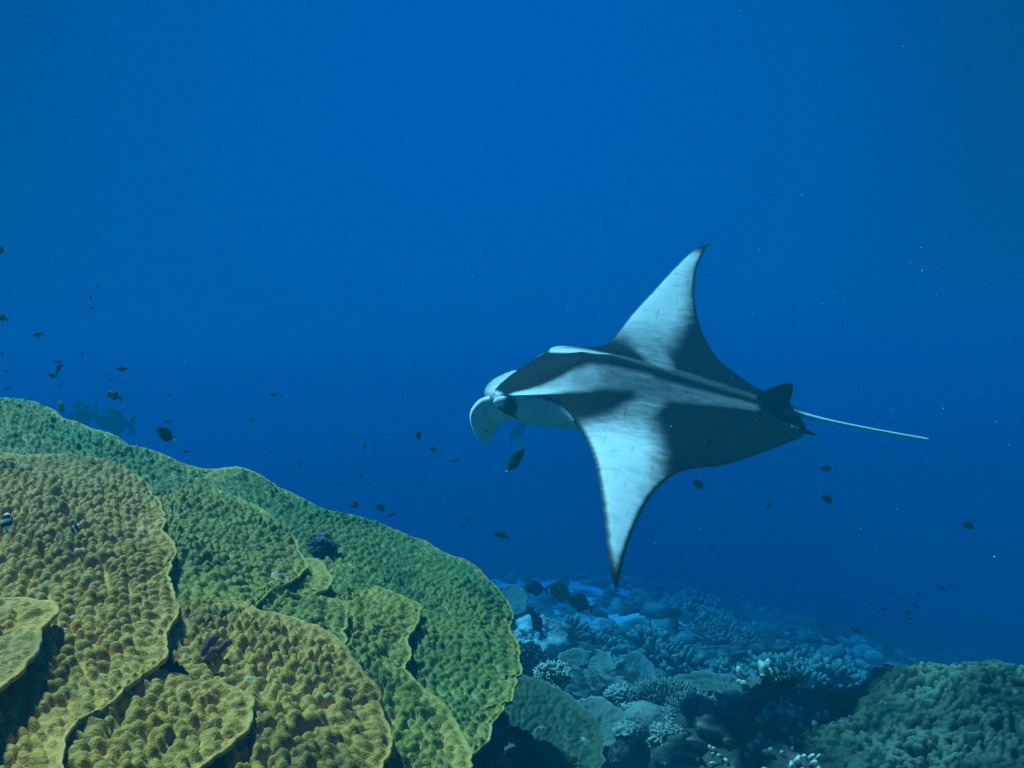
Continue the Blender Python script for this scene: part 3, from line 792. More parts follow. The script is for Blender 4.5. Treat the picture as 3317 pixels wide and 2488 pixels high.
# ------------------------------------------------------------------ the manta ray
def make_manta():
    B = [[-0.95904, -0.28271, -0.01773], [0.24651, -0.80213, -0.5439], [0.13954, -0.52599, 0.83897]]
    K = .85
    O = (-.01 * K, 4.0 * K, .035 * K + CZ)
    root = empty('manta_ray', O)
    root.scale = (K, K, K)
    root.rotation_mode = 'QUATERNION'
    root.rotation_quaternion = Matrix(B).to_quaternion()
    tag(root, 'black and white manta ray banking over the reef with wings spread', 'manta ray')
    head = [(0, 0, 0), (-.004, .07, 0), (-.012, .14, 0), (-.035, .20, .006), (-.075, .24, .018), (-.12, .258, .033)]
    LL = head + [(-.21, .268, .05), (-.299, .288, .058), (-.39, .352, .075), (-.465, .457, .098), (-.548, .62, .126), (-.607, .761, .141), (-.653, .899, .149), (-.7, 1.06, .148), (-.745, 1.221, .138),
                 (-.779, 1.331, .125), (-.802, 1.391, .115), (-.817, 1.419, .11)]
    LT = [(-1.49, 0, -.01), (-1.52, .099, -.007), (-1.428, .255, .037), (-1.341, .379, .066), (-1.239, .509, .092), (-1.142, .606, .108), (-1.047, .659, .117), (-.964, .725, .126), (-.907, .83, .136),
          (-.865, .951, .141), (-.836, 1.108, .14), (-.821, 1.254, .131), (-.82, 1.37, .117), (-.817, 1.419, .11)]
    RL = head + [(-.21, .270, .03), (-.30, .29, .03), (-.385, .34, .03), (-.447, .4, .038), (-.494, .483, .071), (-.559, .646, .132), (-.629, .801, .181), (-.69, .959, .22), (-.753, 1.124, .251),
                 (-.82, 1.314, .273), (-.883, 1.429, .281), (-.927, 1.475, .283)]
    RT = [(-1.49, 0, -.01), (-1.44, .09, -.005), (-1.304, .154, .006), (-1.268, .178, .013), (-1.18, .253, .038), (-1.088, .339, .066), (-1.014, .452, .102), (-.955, .583, .142), (-.91, .75, .186),
          (-.887, .921, .224), (-.881, 1.123, .256), (-.905, 1.34, .278), (-.927, 1.475, .283)]
    NS, NC = 170, 110
    c = np.linspace(0, 1, NC) ** 1.35
    naca = 5 * (.2969 * np.sqrt(c) - .126 * c - .3516 * c ** 2 + .2843 * c ** 3 - .1036 * c ** 4) / .5
    sides = {}
    for nm, LEp, TEp, sg in (('l', LL, LT, 1), ('r', RL, RT, -1)):
        le = resample(LEp, n=NS)
        te_full = resample(TEp, n=600)
        yl = le[:, 1]; ymax = yl[-1]
        yt = np.where(yl < .29, yl / .29 * .20, .20 + (yl - .29) / (ymax - .29) * (ymax - .20))
        yy = np.maximum.accumulate(te_full[:, 1])
        te = np.stack([np.interp(yt, yy + np.arange(600) * 1e-7, te_full[:, k]) for k in range(3)], 1)
        te[-1] = le[-1]
        sides[nm] = (le, te, sg)
    m = manta_mat()
    allV, allF, pale, off = [], [], [], 0
    for nm, (le, te, sg) in sides.items():
        P = le[:, None, :] * (1 - c)[None, :, None] + te[:, None, :] * c[None, :, None]
        x, y, z = P[..., 0], P[..., 1], P[..., 2]
        yl = le[:, 1][:, None]
        bt = np.interp(-x, [0, .1, .2, .37, .54, .75, 1.0, 1.3, 1.5], [.0, .045, .095, .160, .172, .14, .098, .06, .028])
        bb = np.interp(-x, [0, .2, .5, .9, 1.3, 1.5], [.022, .09, .13, .10, .05, .02])
        G = np.exp(-(y / .215) ** 2) + .03 * np.exp(-(y / .02) ** 2) * smoothstep(.3, .6, -x)
        Gb = np.exp(-(y / .26) ** 2)
        wt = np.interp(y, [0, .3, .6, 1.0, 1.3, 1.48], [.03, .034, .026, .016, .008, .003])
        hd = 1 - smoothstep(.27, .42, yl + 0 * x)
        edT = .010 * hd * (1 - c)[None, :] ** 4
        edB = (.085 - .075 * (1 - smoothstep(.12, .22, yl))) * hd * (1 - c)[None, :] ** 2
        tip = np.clip((le[-1, 1] - yl) / .06, 0, 1)
        top = z + bt * G + wt * naca[None, :] * tip + edT + .002
        bot = z - bb * Gb - .8 * wt * naca[None, :] * tip - edB - .002
        # pattern on the back
        pal = np.zeros_like(x)
        xb = np.interp(y, [0, .13, .25, .394, .615, .76, .9, 1.1, 1.3, 1.5], [-.66, -.70, -.76, -.807, -.85, -.862, -.86, -.86, -.92, -1.0])
        yin = np.interp(-x, [.30, .40, .50, .55, .62, .68, .75], [.52, .49, .45, .41, .33, .25, .15])
        # patches run where the skin is pale
        wing = smoothstep(-.085, .07, x - xb + .006 * vnoise(x * 45, y * 45, 2)) * smoothstep(-.07, .14, y - yin)
        wing *= .30 + .70 * smoothstep(.30, .66, y)
        wing *= smoothstep(.004, .026, (le[:, 0][:, None] - x)) * .9 + .1
        wing *= smoothstep(.004, .026, (x - te[:, 0][:, None]))
        wing *= 1 - smoothstep(1.22, 1.40, y)
        pal = np.maximum(pal, wing * smoothstep(.33, .42, -x))
        def seg(ax, ay, bx, by, w0, w1, a0, a1):
            dx, dy = bx - ax, by - ay
            t = np.clip(((x - ax) * dx + (y - ay) * dy) / (dx * dx + dy * dy), 0, 1)
            d = np.hypot(x - ax - t * dx, y - ay - t * dy)
            w = w0 + (w1 - w0) * t
            return (a0 + (a1 - a0) * t) * (1 - smoothstep(.45 * w, 1.25 * w, d))
        pal = np.maximum(pal, seg(-.15, .245, -.46, .125, .035, .075, 1.0, .7))
        pal = np.maximum(pal, seg(-.46, .125, -.74, .085, .07, .06, .55, .26) * (1 if sg > 0 else .25))
        pal = np.maximum(pal, seg(-.74, .115, -1.27, .045, .075, .03, .26, .20) * (1 if sg > 0 else .35))
        pal = np.maximum(pal, seg(-.70, .38, -.80, .14, .10, .07, .34, .24))
        pal = np.maximum(pal, seg(-.20, .29, -.36, .345, .016, .016, .8, .25))
        pal = np.maximum(pal, seg(-.03, .21, -.055, .24, .025, .03, 1.0, .9))
        ptop = pal.ravel()
        inner = np.clip((yl - 1.2) / .2, 0, 1)
        pbot = ((.72 - .5 * inner) * (1 - .5 * (1 - smoothstep(.0, .02, c))[None, :] * (yl < .2)) + 0 * x).ravel()
        Vt = np.stack([x, sg * y, top], 2).reshape(-1, 3)
        # lower jaw juts out
        jaw = .105 * np.clip(1 - (y / .235) ** 2, 0, 1) * (1 - c[None, :]) ** 10
        Vb = np.stack([x + jaw, sg * y, bot], 2).reshape(-1, 3)
        nw = 12
        w = np.linspace(0, 1, nw)
        T0, B0 = Vt.reshape(NS, NC, 3)[:, 0], Vb.reshape(NS, NC, 3)[:, 0]
        W = T0[:, None] * (1 - w)[None, :, None] + B0[:, None] * w[None, :, None]
        mo = np.clip(1 - (le[:, 1] / .215) ** 2, 0, 1)
        W[..., 0] -= .20 * mo[:, None] * np.sin(np.pi * w)[None, :] ** 1.0
        out = (1 - np.clip(mo * 4, 0, 1)) * (1 - smoothstep(.25, .42, le[:, 1]))
        W[..., 1] += sg * .018 * out[:, None] * np.sin(np.pi * w)[None, :]
        pw = np.where(mo[:, None] > 0, .95, .88) * np.ones((NS, nw))
        if True:
            ys_ = sg * le[:, 1]
            pw[mo > 0] *= (1 - .7 * smoothstep(.11, .19, ys_))[mo > 0][:, None] * (1 - .5 * smoothstep(.93, 1.0, w))[None, :]
        # the skin behind the eye is dark
        sidek = (le[:, 0] < -.075) & (le[:, 0] > -.15)
        pw[sidek] = .25
        far = le[:, 1] > .42
        pw[far] = .02
        pw[:, 0] = np.minimum(pw[:, 0], .5)
        o = off
        n1 = NS * NC
        allV += [Vt, Vb, W.reshape(-1, 3)]
        fl = sg < 0
        allF += grid_faces(NS, NC, not fl, o) + grid_faces(NS, NC, fl, o + n1) + grid_faces(NS, nw, fl, o + 2 * n1)
        pale += [ptop, pbot, pw.ravel()]
        off += 2 * n1 + NS * nw
    V = np.vstack(allV)
    # the head is turned a little to its right
    V[:, 0] += .34 * V[:, 1] * smoothstep(-.26, .02, V[:, 0]) * np.clip(1.3 - np.abs(V[:, 1]), 0, 1)
    body = mesh_obj('body', V, allF, m, root, {'pale': np.concatenate(pale)})
    bm = bmesh.new(); bm.from_mesh(body.data)
    bmesh.ops.remove_doubles(bm, verts=bm.verts, dist=.0006)
    bmesh.ops.recalc_face_normals(bm, faces=bm.faces)
    bm.to_mesh(body.data); bm.free()
    body.data.polygons.foreach_set('use_smooth', [True] * len(body.data.polygons))

    # head fins
    outl = [(.035, .045), (.088, .012), (.130, -.045), (.152, -.105), (.150, -.170), (.131, -.245), (.092, -.294), (.054, -.270), (.02, -.205), (-.022, -.135), (-.088, -.088), (-.13, -.066)]
    def head_fin(sg):
        fr = resample(outl[:7], n=26); bk = resample(outl[:5:-1], n=26)
        nf = 12
        V, pl = [], []
        for s in (1, -1):
            for k in range(26):
                t = k / 25
                for j in range(nf):
                    g = j / (nf - 1)
                    p = fr[k] * (1 - g) + bk[k] * g
                    bul = .016 * (1 - t * .6) * math.sin(math.pi * g) ** .6 * s
                    y = .262 + .03 * math.sin(math.pi * g) * (1 - t) - .025 * t * t + bul - .01 * (1 - g) * t
                    V.append((p[0] - (.14 if sg < 0 else 0), sg * y, p[1] - (.10 if sg < 0 else 0))); pl.append(.85 + .12 * t if s > 0 else .95)
        Fs = grid_faces(26, nf, sg < 0) + grid_faces(26, nf, sg > 0, 26 * nf)
        o = mesh_obj('head_fin', V, Fs, m, root, {'pale': pl})
        b2 = bmesh.new(); b2.from_mesh(o.data); bmesh.ops.remove_doubles(b2, verts=b2.verts, dist=.001); bmesh.ops.recalc_face_normals(b2, faces=b2.faces); b2.to_mesh(o.data); b2.free()
        o.data.polygons.foreach_set('use_smooth', [True] * len(o.data.polygons))
    head_fin(1); head_fin(-1)
    # eyes: a dark bulge with a pale brow
    for sg in (1, -1):
        e = lumpy('eye', m, (.072, .034, .052), 5 + sg, sub=4, amp=.05, fine=0, parent=root)
        e.location = (-.055, .266, .004) if sg > 0 else (-.19, -.258, -.03)
        co = np.array([v.co[:] for v in e.data.vertices])
        pl = np.clip(1.1 * smoothstep(-.005, .02, co[:, 2]) * smoothstep(-.012, .018, co[:, 0]), 0, 1)
        t = e.data.attributes.new('pale', 'FLOAT', 'POINT'); t.data.foreach_set('value', pl.astype(np.float32))
        pu = lumpy('pupil', black_mat, (.016, .010, .016), 1, sub=3, amp=0, fine=0, parent=e)
        pu.location = (.042, sg * .022, -.020)
    # back fin
    fo = [(-1.277, .085), (-1.325, .150), (-1.404, .198), (-1.428, .203), (-1.439, .156), (-1.436, .095), (-1.465, .045)]
    le_ = resample(fo[:4], n=14); te_ = resample([(-1.45, .03), (-1.465, .045), (-1.436, .093), (-1.439, .156), (-1.428, .203)], n=14)
    V, pl = [], []
    for s in (1, -1):
        for k in range(14):
            for j in range(9):
                g = j / 8
                p = le_[k] * (1 - g) + te_[k] * g
                V.append((p[0], s * .014 * math.sin(math.pi * min(g * 1.0, 1)) ** .7 * (1 - k / 15), p[1])); pl.append(.03)
    mesh_obj('back_fin', V, grid_faces(14, 9, True) + grid_faces(14, 9, False, 126), m, root, {'pale': pl})
    # whip tail
    tp = resample([(-1.40, 0, .045), (-1.465, 0, .035), (-1.55, .003, .024), (-1.651, .005, .015), (-1.864, .004, .000), (-2.071, 0, -.012), (-2.09, 0, -.014)], n=50)
    V, pl = [], []
    for k, p in enumerate(tp):
        t = k / 49
        r = .018 * (1 - t) ** 5 + .0092
        if k == 49: r = .001
        for i in range(10):
            a = 6.283 * i / 10
            V.append((p[0], p[1] + r * math.cos(a), p[2] + r * .8 * math.sin(a)))
            pl.append(np.clip((.2 + 1.2 * smoothstep(.08, .25, np.array(t))) * 1.0, 0, 1))
    Fs = [(k * 10 + i, k * 10 + (i + 1) % 10, k * 10 + 10 + (i + 1) % 10, k * 10 + 10 + i) for k in range(49) for i in range(10)]
    mesh_obj('tail', V, Fs, m, root, {'pale': pl})
    # pelvic fins
    for sg in (1, -1):
        cl = resample([(-1.40, .10, .02), (-1.45, .104, .022), (-1.50, .108, .012), (-1.54, .110, .004), (-1.575, .110, -.004)] if sg > 0 else [(-1.38, .09, .0), (-1.42, .092, .0), (-1.46, .094, -.005), (-1.48, .095, -.01), (-1.50, .095, -.015)], n=24)
        V, pl = [], []
        for k, p in enumerate(cl):
            t = k / 23
            r = .022 * math.sin(math.pi * (.35 + .62 * t)) ** .8 + .002
            for i in range(9):
                a = 6.283 * i / 9
                V.append((p[0], sg * (p[1] + r * math.cos(a)), p[2] + .6 * r * math.sin(a)))
                pl.append(1.0 if (.30 < t < .52 and 0 < i < 3) or (t > .75 and i in (6, 7)) else .03)
        Fs = [(k * 9 + i, k * 9 + (i + 1) % 9, k * 9 + 9 + (i + 1) % 9, k * 9 + 9 + i) for k in range(23) for i in range(9)]
        mesh_obj('pelvic_fin', V, Fs, m, root, {'pale': pl})
    return root

def manta_mat():
    m, n, l, b = nt('manta_skin')
    tc = n.new('ShaderNodeTexCoord')
    mp = n.new('ShaderNodeMapping'); mp.inputs['Scale'].default_value = (1.0, 2.4, 1.0); mp.inputs['Rotation'].default_value = (0, 0, .5)
    l.new(tc.outputs['Object'], mp.inputs['Vector'])
    st = noise_fac(n, l, 11, .25, .75, 8, mp.outputs['Vector'])
    mp2 = n.new('ShaderNodeMapping'); mp2.inputs['Scale'].default_value = (14.0, 1.2, 1.0); mp2.inputs['Rotation'].default_value = (0, 0, .35)
    l.new(tc.outputs['Object'], mp2.inputs['Vector'])
    sc1 = noise_fac(n, l, 5, .63, .72, 3, mp2.outputs['Vector'])
    pa = attr(n, 'pale')
    a1 = n.new('ShaderNodeMath'); a1.operation = 'MULTIPLY_ADD'; a1.inputs[1].default_value = .45; a1.inputs[2].default_value = .78
    l.new(st, a1.inputs[0])
    a2 = n.new('ShaderNodeMath'); a2.operation = 'MULTIPLY'; a2.use_clamp = True
    l.new(pa, a2.inputs[0]); l.new(a1.outputs[0], a2.inputs[1])
    q1 = n.new('ShaderNodeMath'); q1.operation = 'SUBTRACT'; q1.inputs[0].default_value = 1.0; l.new(pa, q1.inputs[1])
    q2 = n.new('ShaderNodeMath'); q2.operation = 'MULTIPLY'; l.new(pa, q2.inputs[0]); l.new(q1.outputs[0], q2.inputs[1])
    mp3 = n.new('ShaderNodeMapping'); mp3.inputs['Scale'].default_value = (1.0, 3.0, 1.0); mp3.inputs['Rotation'].default_value = (0, 0, -.35)
    l.new(tc.outputs['Object'], mp3.inputs['Vector'])
    wf = noise_fac(n, l, 16, .3, .7, 7, mp3.outputs['Vector'])
    q3 = n.new('ShaderNodeMath'); q3.operation = 'MULTIPLY_ADD'; q3.inputs[1].default_value = 1.0; q3.inputs[2].default_value = -.5; l.new(wf, q3.inputs[0])
    q4 = n.new('ShaderNodeMath'); q4.operation = 'MULTIPLY_ADD'; q4.use_clamp = True
    l.new(q2.outputs[0], q4.inputs[0]); l.new(q3.outputs[0], q4.inputs[1]); l.new(a2.outputs[0], q4.inputs[2])
    a2 = q4
    a3 = n.new('ShaderNodeMath'); a3.operation = 'MULTIPLY_ADD'; a3.inputs[1].default_value = -.35; a3.inputs[2].default_value = 1.0
    l.new(sc1, a3.inputs[0])
    a4 = n.new('ShaderNodeMath'); a4.operation = 'MULTIPLY'
    l.new(a2.outputs[0], a4.inputs[0]); l.new(a3.outputs[0], a4.inputs[1])
    l.new(mixc(n, l, a4.outputs[0], (.005, .007, .008), (.92, .92, .89)), b.inputs['Base Color'])
    b.inputs['Roughness'].default_value = .7
    b.inputs['Specular IOR Level'].default_value = .06
    bump_node(n, l, b, 140, .12, .003)
    return m
black_mat = plain('pupil_black', (.01, .01, .01))
make_manta()

# ------------------------------------------------------------------ fish
def fish_meshes(name, body_mat, tail_mat, fin_mat, depth=.42, thick=.16, tail=.22, fork=.4, fins=.08, snout=.5, tail_h=.30):
    """unit-length fish, head towards +x"""
    xs = np.linspace(0, 1, 15)
    prof = (xs ** snout) * (1 - xs ** 3.2) ** .9
    prof = prof / prof.max() * .5 * depth
    prof = np.maximum(prof, .035 * depth / .42 * (xs > .5) + .002)
    L = 1 - tail * .8
    n = 12
    V = []
    for x, r in zip(xs, prof):
        for i in range(n):
            a = 6.283185 * i / n
            V.append((.5 - x * L, r * thick / depth * math.cos(a) * (1.0), r * math.sin(a)))
    Fs = [(k * n + i, (k + 1) * n + i, (k + 1) * n + (i + 1) % n, k * n + (i + 1) % n) for k in range(14) for i in range(n)]
    Fs += [tuple(range(n)), tuple(14 * n + i for i in range(n - 1, -1, -1))]
    def mk(nm, V, Fs, mat):
        me = bpy.data.meshes.new(nm); me.from_pydata(V, [], Fs); me.materials.append(mat)
        me.polygons.foreach_set('use_smooth', [True] * len(me.polygons)); return me
    out = {'body': mk('body', V, Fs, body_mat)}
    def slab(pts, th):
        k = len(pts)
        V = [(x, th, z) for x, z in pts] + [(x, -th, z) for x, z in pts]
        Fs = [tuple(range(k)), tuple(range(2 * k - 1, k - 1, -1))] + [(i, k + i, k + (i + 1) % k, (i + 1) % k) for i in range(k)]
        return V, Fs
    x0 = .5 - L + .02
    V, Fs = slab([(x0, .025), (x0 - tail * .5, tail_h * .36), (x0 - tail, tail_h * .5), (x0 - tail * (1 - fork * .5), tail_h * .18), (x0 - tail * (1 - fork), 0), (x0 - tail * (1 - fork * .5), -tail_h * .18), (x0 - tail, -tail_h * .5), (x0 - tail * .5, -tail_h * .36), (x0, -.025)], .006)
    out['tail_fin'] = mk('tail_fin', V, Fs, tail_mat)
    def strip(sgn, a, b, h):
        q = np.linspace(a, b, 8)
        pr = np.interp(q, xs, prof)
        up = [(.5 - x * L, sgn * (p * .95 + h * math.sin(math.pi * min(1, (k + .8) / 7.0)) ** .6)) for k, (x, p) in enumerate(zip(q, pr))]
        lo = [(.5 - x * L, sgn * p * .85) for x, p in zip(q, pr)]
        return slab(up + lo[::-1], .005)
    if fins:
        V, Fs = strip(1, .28, .92, fins); out['back_fin'] = mk('back_fin', V, Fs, fin_mat)
        V, Fs = strip(-1, .55, .92, fins * .9); out['belly_fin'] = mk('belly_fin', V, Fs, fin_mat)
    return out

blackf = plain('fish_black', (.010, .012, .012), (.022, .022, .02), 30)
whitef = plain('fish_tail_white', (.75, .78, .78), (.6, .65, .68), 30)
goldf = plain('fish_gold', (.30, .21, .07), (.08, .06, .025), 5.0)
brownf = plain('fish_brown', (.07, .06, .03), (.035, .032, .02), 12)
greyf = plain('fish_grey', (.035, .045, .042), (.02, .026, .024), 10)
paleg = plain('fish_pale_grey', (.055, .065, .055), (.03, .038, .032), 6)
olivef = plain('fish_olive', (.035, .055, .022), (.02, .03, .014), 12)
bandf, bn, bl, bb_ = nt('fish_banded')
btc = bn.new('ShaderNodeTexCoord'); bsep = bn.new('ShaderNodeSeparateXYZ'); bl.new(btc.outputs['Generated'], bsep.inputs[0])
bw = bn.new('ShaderNodeMath'); bw.operation = 'SINE'
bm1 = bn.new('ShaderNodeMath'); bm1.operation = 'MULTIPLY'; bm1.inputs[1].default_value = 15.0
bl.new(bsep.outputs['X'], bm1.inputs[0]); bl.new(bm1.outputs[0], bw.inputs[0])
bg = bn.new('ShaderNodeMath'); bg.operation = 'GREATER_THAN'; bg.inputs[1].default_value = 0.1
bl.new(bw.outputs[0], bg.inputs[0])
bl.new(mixc(bn, bl, bg.outputs[0], (.015, .016, .016), (.82, .84, .80)), bb_.inputs['Base Color'])

SP = {
    'dark': fish_meshes('dark', blackf, whitef, blackf, .50, .17, .16, .15, .05, .42, .16),
    'gold': fish_meshes('gold', goldf, brownf, brownf, .42, .17, .24, .55, .06, .5, .36),
    'brown': fish_meshes('brown', brownf, brownf, brownf, .36, .15, .2, .4, .05, .5, .26),
    'slim': fish_meshes('slim', greyf, greyf, greyf, .20, .12, .18, .5, .03, .5, .18),
    'grey': fish_meshes('grey', greyf, greyf, greyf, .52, .18, .20, .25, .10, .42, .40),
    'oval': fish_meshes('oval', brownf, whitef, brownf, .50, .17, .13, .2, .05, .45, .16),
    'olive': fish_meshes('olive', olivef, whitef, olivef, .33, .17, .12, .2, .04, .42, .16),
    'big': fish_meshes('big', paleg, greyf, greyf, .40, .18, .20, .3, .12, .5, .46),
    'banner': fish_meshes('banner', blackf, blackf, blackf, .40, .10, .16, .3, .10, .6, .22),
    'band': fish_meshes('band', bandf, whitef, blackf, .50, .18, .2, .3, .06, .45, .26),
}
def fish(sp, u, v, d, px, ang, yaw, label, group=None, name=None, small=False):
    """ang: heading in the upright plane facing the viewer, 0 = towards -x, 90 = up; yaw: turned away"""
    Lm = px * d / FPX / max(.35, math.cos(math.radians(yaw)))
    a, y = math.radians(180 - ang), math.radians(yaw)
    f = Vector((math.cos(a) * math.cos(y), math.sin(y), math.sin(a) * math.cos(y)))
    up0 = Vector((0, 0, 1)) if abs(f.z) < .9 else Vector((1, 0, 0))
    s = up0.cross(f).normalized(); upv = f.cross(s)
    M = Matrix((f, s, upv)).transposed().to_4x4()
    root = empty(name or 'reef_fish')
    root.matrix_world = Matrix.Translation(at(u, v, d)) @ M @ Matrix.Scale(Lm, 4)
    for part, me in SP[sp].items():
        if small and part not in ('body', 'tail_fin'): continue
        data_obj(part, me, root)
    tag(root, label, 'fish', group)
    return root

G1 = 'gold and brown fish above the huge plate coral'
lab_gold = 'small gold brown fish hovering over the crest of the huge plate coral'
for u, v, d, px, an, yw in [(82, 722, 3.0, 26, -8, 10), (178, 763, 3.4, 15, 50, 40), (247, 855, 2.7, 40, 22, 10), (133, 880, 2.6, 36, 48, 25), (543, 905, 3.2, 20, 65, 45), (5, 686, 2.9, 32, 18, 5), (4, 764, 3.2, 16, 60, 40)]:
    fish('gold', u, v, d, px, an, yw, lab_gold, G1)
lab_br = 'small dark brown fish swimming over the crest of the huge plate coral'
for u, v, d, px, an, yw in [(196, 641, 3.6, 17, 0, 50), (197, 665, 3.6, 15, 0, 20), (124, 781, 3.4, 18, -5, 10), (127, 796, 3.4, 24, 95, 40), (114, 811, 3.3, 26, 10, 20), (14, 802, 3.6, 14, 0, 10),
                            (17, 839, 3.6, 19, -12, 10), (132, 831, 4.2, 11, -20, 10), (264, 797, 3.4, 28, 0, 0), (239, 821, 4.2, 14, -30, 30), (252, 826, 4.3, 11, 60, 30), (154, 874, 4.2, 11, 0, 20),
                            (189, 879, 4.0, 13, -6, 0), (269, 848, 4.5, 9, 0, 20), (274, 863, 4.5, 9, 60, 20), (269, 884, 4.5, 10, -20, 20), (366, 853, 4.0, 14, -25, 20), (362, 910, 4.6, 18, 0, 10),
                            (402, 975, 3.6, 18, 0, 10), (591, 852, 3.8, 20, 0, 0), (342, 897, 4.6, 8, 30, 20), (284, 907, 4.4, 10, -30, 20), (275, 944, 4.0, 12, 70, 30), (212, 616, 3.9, 12, -35, 20)]:
    fish('brown', u, v, d, px, an, yw, lab_br, 'brown fish above the huge plate coral', small=px < 20)
fish('dark', 358, 939, 2.5, 52, 34, 8, 'black oval surgeonfish with white tail swimming off the plate coral crest', name='surgeonfish')
fish('dark', -2, 540, 2.9, 34, 4, 0, 'black white-tailed fish high in open water above the plate coral', name='surgeonfish')
fish('big', 247, 912, 9.0, 100, 6, 12, 'large faded grey parrotfish with broad tail fin behind the huge plate coral', name='parrotfish')
fish('big', 178, 898, 9.6, 96, -12, 25, 'large faded grey fish half hidden behind the crest, following the parrotfish', name='parrotfish')
fish('band', 165, 1140, 1.50, 34, -35, 10, 'black and white banded damselfish over a tan plate', name='damselfish')
fish('band', 14, 1130, 1.40, 44, 75, 20, 'black and white banded damselfish pointing upward beside the topmost tan plate', name='damselfish')
lab_ov = 'small dark fish with pale tail in open water under the ray'
for u, v, d, px, an, yw in [(788, 963, 4.2, 20, 72, 20), (780, 1026, 4.4, 17, 68, 20), (904, 941, 4.0, 23, 78, 20), (936, 970, 4.3, 20, 8, 10), (1056, 1012, 4.4, 17, 88, 40), (1011, 1124, 5.0, 14, 40, 20), (1000, 1136, 5.0, 16, -6, 10),
                            (769, 1089, 3.4, 22, 38, 35), (761, 1094, 3.8, 15, 0, 10), (822, 1096, 3.4, 24, -140, 20), (1509, 1047, 3.6, 28, 40, 10), (1786, 1012, 3.8, 26, 4, 10), (1788, 1079, 3.6, 30, 38, 5), (2093, 1135, 3.8, 30, 6, 5), (1166, 1059, 5.0, 11, 85, 40)]:
    fish('oval', u, v, d, px, an, yw, lab_ov, 'dark pale-tailed fish in open water', small=px < 20)
lab_sl = 'thin dark slender fish in open water near the ray'
for u, v, d, px, an, yw in [(649, 1001, 4.0, 17, -80, 20), (733, 1044, 4.0, 20, -4, 10), (844, 1113, 3.2, 28, 158, 10), (982, 995, 3.6, 22, 176, 20), (1219, 922, 3.2, 22, 170, 10), (1049, 930, 3.0, 19, -150, 10), (1659, 1093, 3.6, 20, -80, 20)]:
    fish('slim', u, v, d, px, an, yw, lab_sl, 'slender fish in open water', small=True)
fish('olive', 1113, 995, 3.0, 66, 125, 10, 'olive wrasse with pale tail pointing up under the head of the ray', name='wrasse')
fish('olive', 1116, 934, 11.0, 64, 130, 5, 'faint distant fish behind the olive wrasse, just below the ray', name='distant_fish')
fish('brown', 1083, 1156, 3.6, 34, 12, 8, 'dark elongated fish gliding just above the coral crest below the wrasse', name='wrasse')
fish('brown', 1086, 1244, 4.6, 18, 60, 40, 'small dark fish beside the outermost rim of the huge plate coral')
fish('grey', 1158, 1271, 4.7, 52, 4, 12, 'grey surgeonfish with upright tail over the sand, leading the three', name='surgeonfish')
fish('grey', 1213, 1281, 5.6, 62, 30, 14, 'faded grey surgeonfish over the sand, middle of the three', name='surgeonfish')
fish('grey', 1254, 1303, 4.6, 60, 22, 12, 'dark grey surgeonfish over the sand, hindmost of the three below the wing tip', name='surgeonfish')
lab_sch = 'tiny dark fish in a loose school above the broad coral mound'
for u, v, px in [(2035, 1271, 20), (1952, 1296, 14), (1978, 1308, 17), (1911, 1315, 15), (1961, 1324, 14), (1966, 1336, 16), (1850, 1362, 22), (1808, 1385, 14), (1961, 1382, 12), (1987, 1283, 12), (1890, 1348, 10), (2060, 1290, 10), (1683, 1375, 17), (1930, 1280, 9)]:
    fish('brown', u, v, 4.3, px, random.uniform(10, 45), random.uniform(0, 25), lab_sch, 'school above the broad mound', small=True)
# the bannerfish over the pale-topped rock, with its long trailing filament
bf = fish('banner', 1159, 1344, 4.3, 62, 64, 25, 'slim black bannerfish with long pale trailing filament over the rock', name='bannerfish')
fil = resample([(.12, 0, .20), (.0, .0, .34), (-.2, .0, .42), (-.45, .0, .44), (-.7, .0, .40)], n=20)
Vf = []
for k, p in enumerate(fil):
    r = .018 * (1 - k / 22)
    for i in range(5):
        Vf.append((p[0], p[1] + r * math.cos(6.283 * i / 5), p[2] + r * math.sin(6.283 * i / 5)))
mesh_obj('filament', Vf, [(k * 5 + i, k * 5 + (i + 1) % 5, k * 5 + 5 + (i + 1) % 5, k * 5 + 5 + i) for k in range(19) for i in range(5)], whitef, bf)

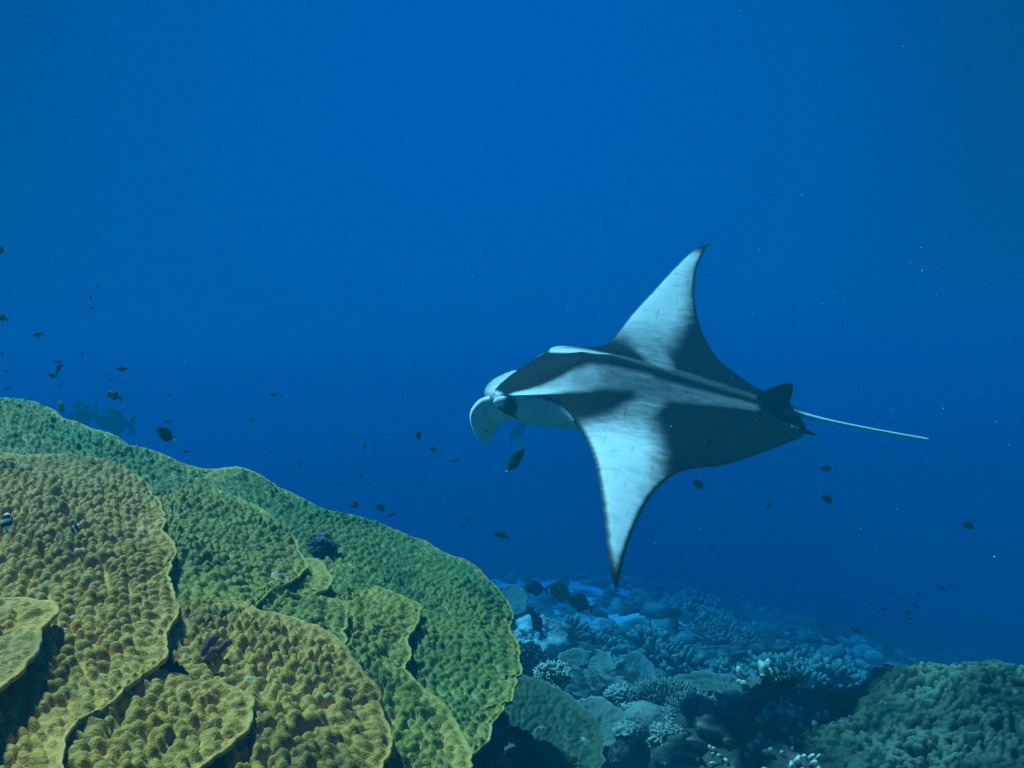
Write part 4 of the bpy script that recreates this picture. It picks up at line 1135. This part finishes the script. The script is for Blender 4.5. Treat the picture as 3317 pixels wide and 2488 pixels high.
# ------------------------------------------------------------------ drifting particles
def marine_snow():
    rg = np.random.default_rng(21)
    bm = bmesh.new(); bmesh.ops.create_icosphere(bm, subdivisions=1, radius=1)
    bv = np.array([v.co[:] for v in bm.verts]); bf = [[v.index for v in f.verts] for f in bm.faces]; bm.free()
    Vs, Fs, n = [], [], 0
    for k in range(1000):
        y = rg.uniform(.9, 8)
        p = np.array([y * rg.uniform(-.75, .75), y, CZ + y * rg.uniform(-.25, .55)])
        if p[2] > CZ + 1.6: continue
        r = y * rg.choice([.00025, .00045, .0009], p=[.66, .28, .06])
        Vs.append(bv * r * (1 + .4 * rg.random(3)) + p); Fs += [[i + n for i in f] for f in bf]; n += len(bv)
    o = mesh_obj('marine_snow', np.vstack(Vs), Fs, plain('snow', (.8, .85, .85)))
    o['kind'] = 'stuff'; o['label'] = 'pale drifting specks of marine snow in the open water'; o['category'] = 'particles'
marine_snow()

# ------------------------------------------------------------------ the water itself, as haze
def water_haze():
    x0, x1, y0, y1, z0, z1 = -72, 72, -8, 92, -48.0, CZ + 2.0
    V = [(x0, y0, z0), (x1, y0, z0), (x1, y1, z0), (x0, y1, z0), (x0, y0, z1), (x1, y0, z1), (x1, y1, z1), (x0, y1, z1)]
    Fs = [(3, 2, 1, 0), (4, 5, 6, 7), (0, 1, 5, 4), (1, 2, 6, 5), (2, 3, 7, 6), (3, 0, 4, 7)]
    m = bpy.data.materials.new('sea_water')
    m.use_nodes = True
    n, l = m.node_tree.nodes, m.node_tree.links
    n.clear()
    o = n.new('ShaderNodeOutputMaterial')
    p = n.new('ShaderNodeVolumePrincipled')
    D = .55
    st = (.40, .160, .080)          # extinction per metre, red green blue
    ss_ = (.0, .0290, .0490)          # scattering
    col = [s / D for s in ss_]
    ab = [max(0, 1 - (t - s) / (D * (1 - c_))) ** 2 for t, s, c_ in zip(st, ss_, col)]
    p.inputs['Color'].default_value = (*col, 1)
    p.inputs['Absorption Color'].default_value = (*ab, 1)
    p.inputs['Density'].default_value = D
    p.inputs['Anisotropy'].default_value = 0.06
    l.new(p.outputs['Volume'], o.inputs['Volume'])
    h = mesh_obj('haze', V, Fs, m, smooth=False)
    h['kind'] = 'stuff'; h['label'] = 'clear blue sea water filling the scene'; h['category'] = 'water'
water_haze()
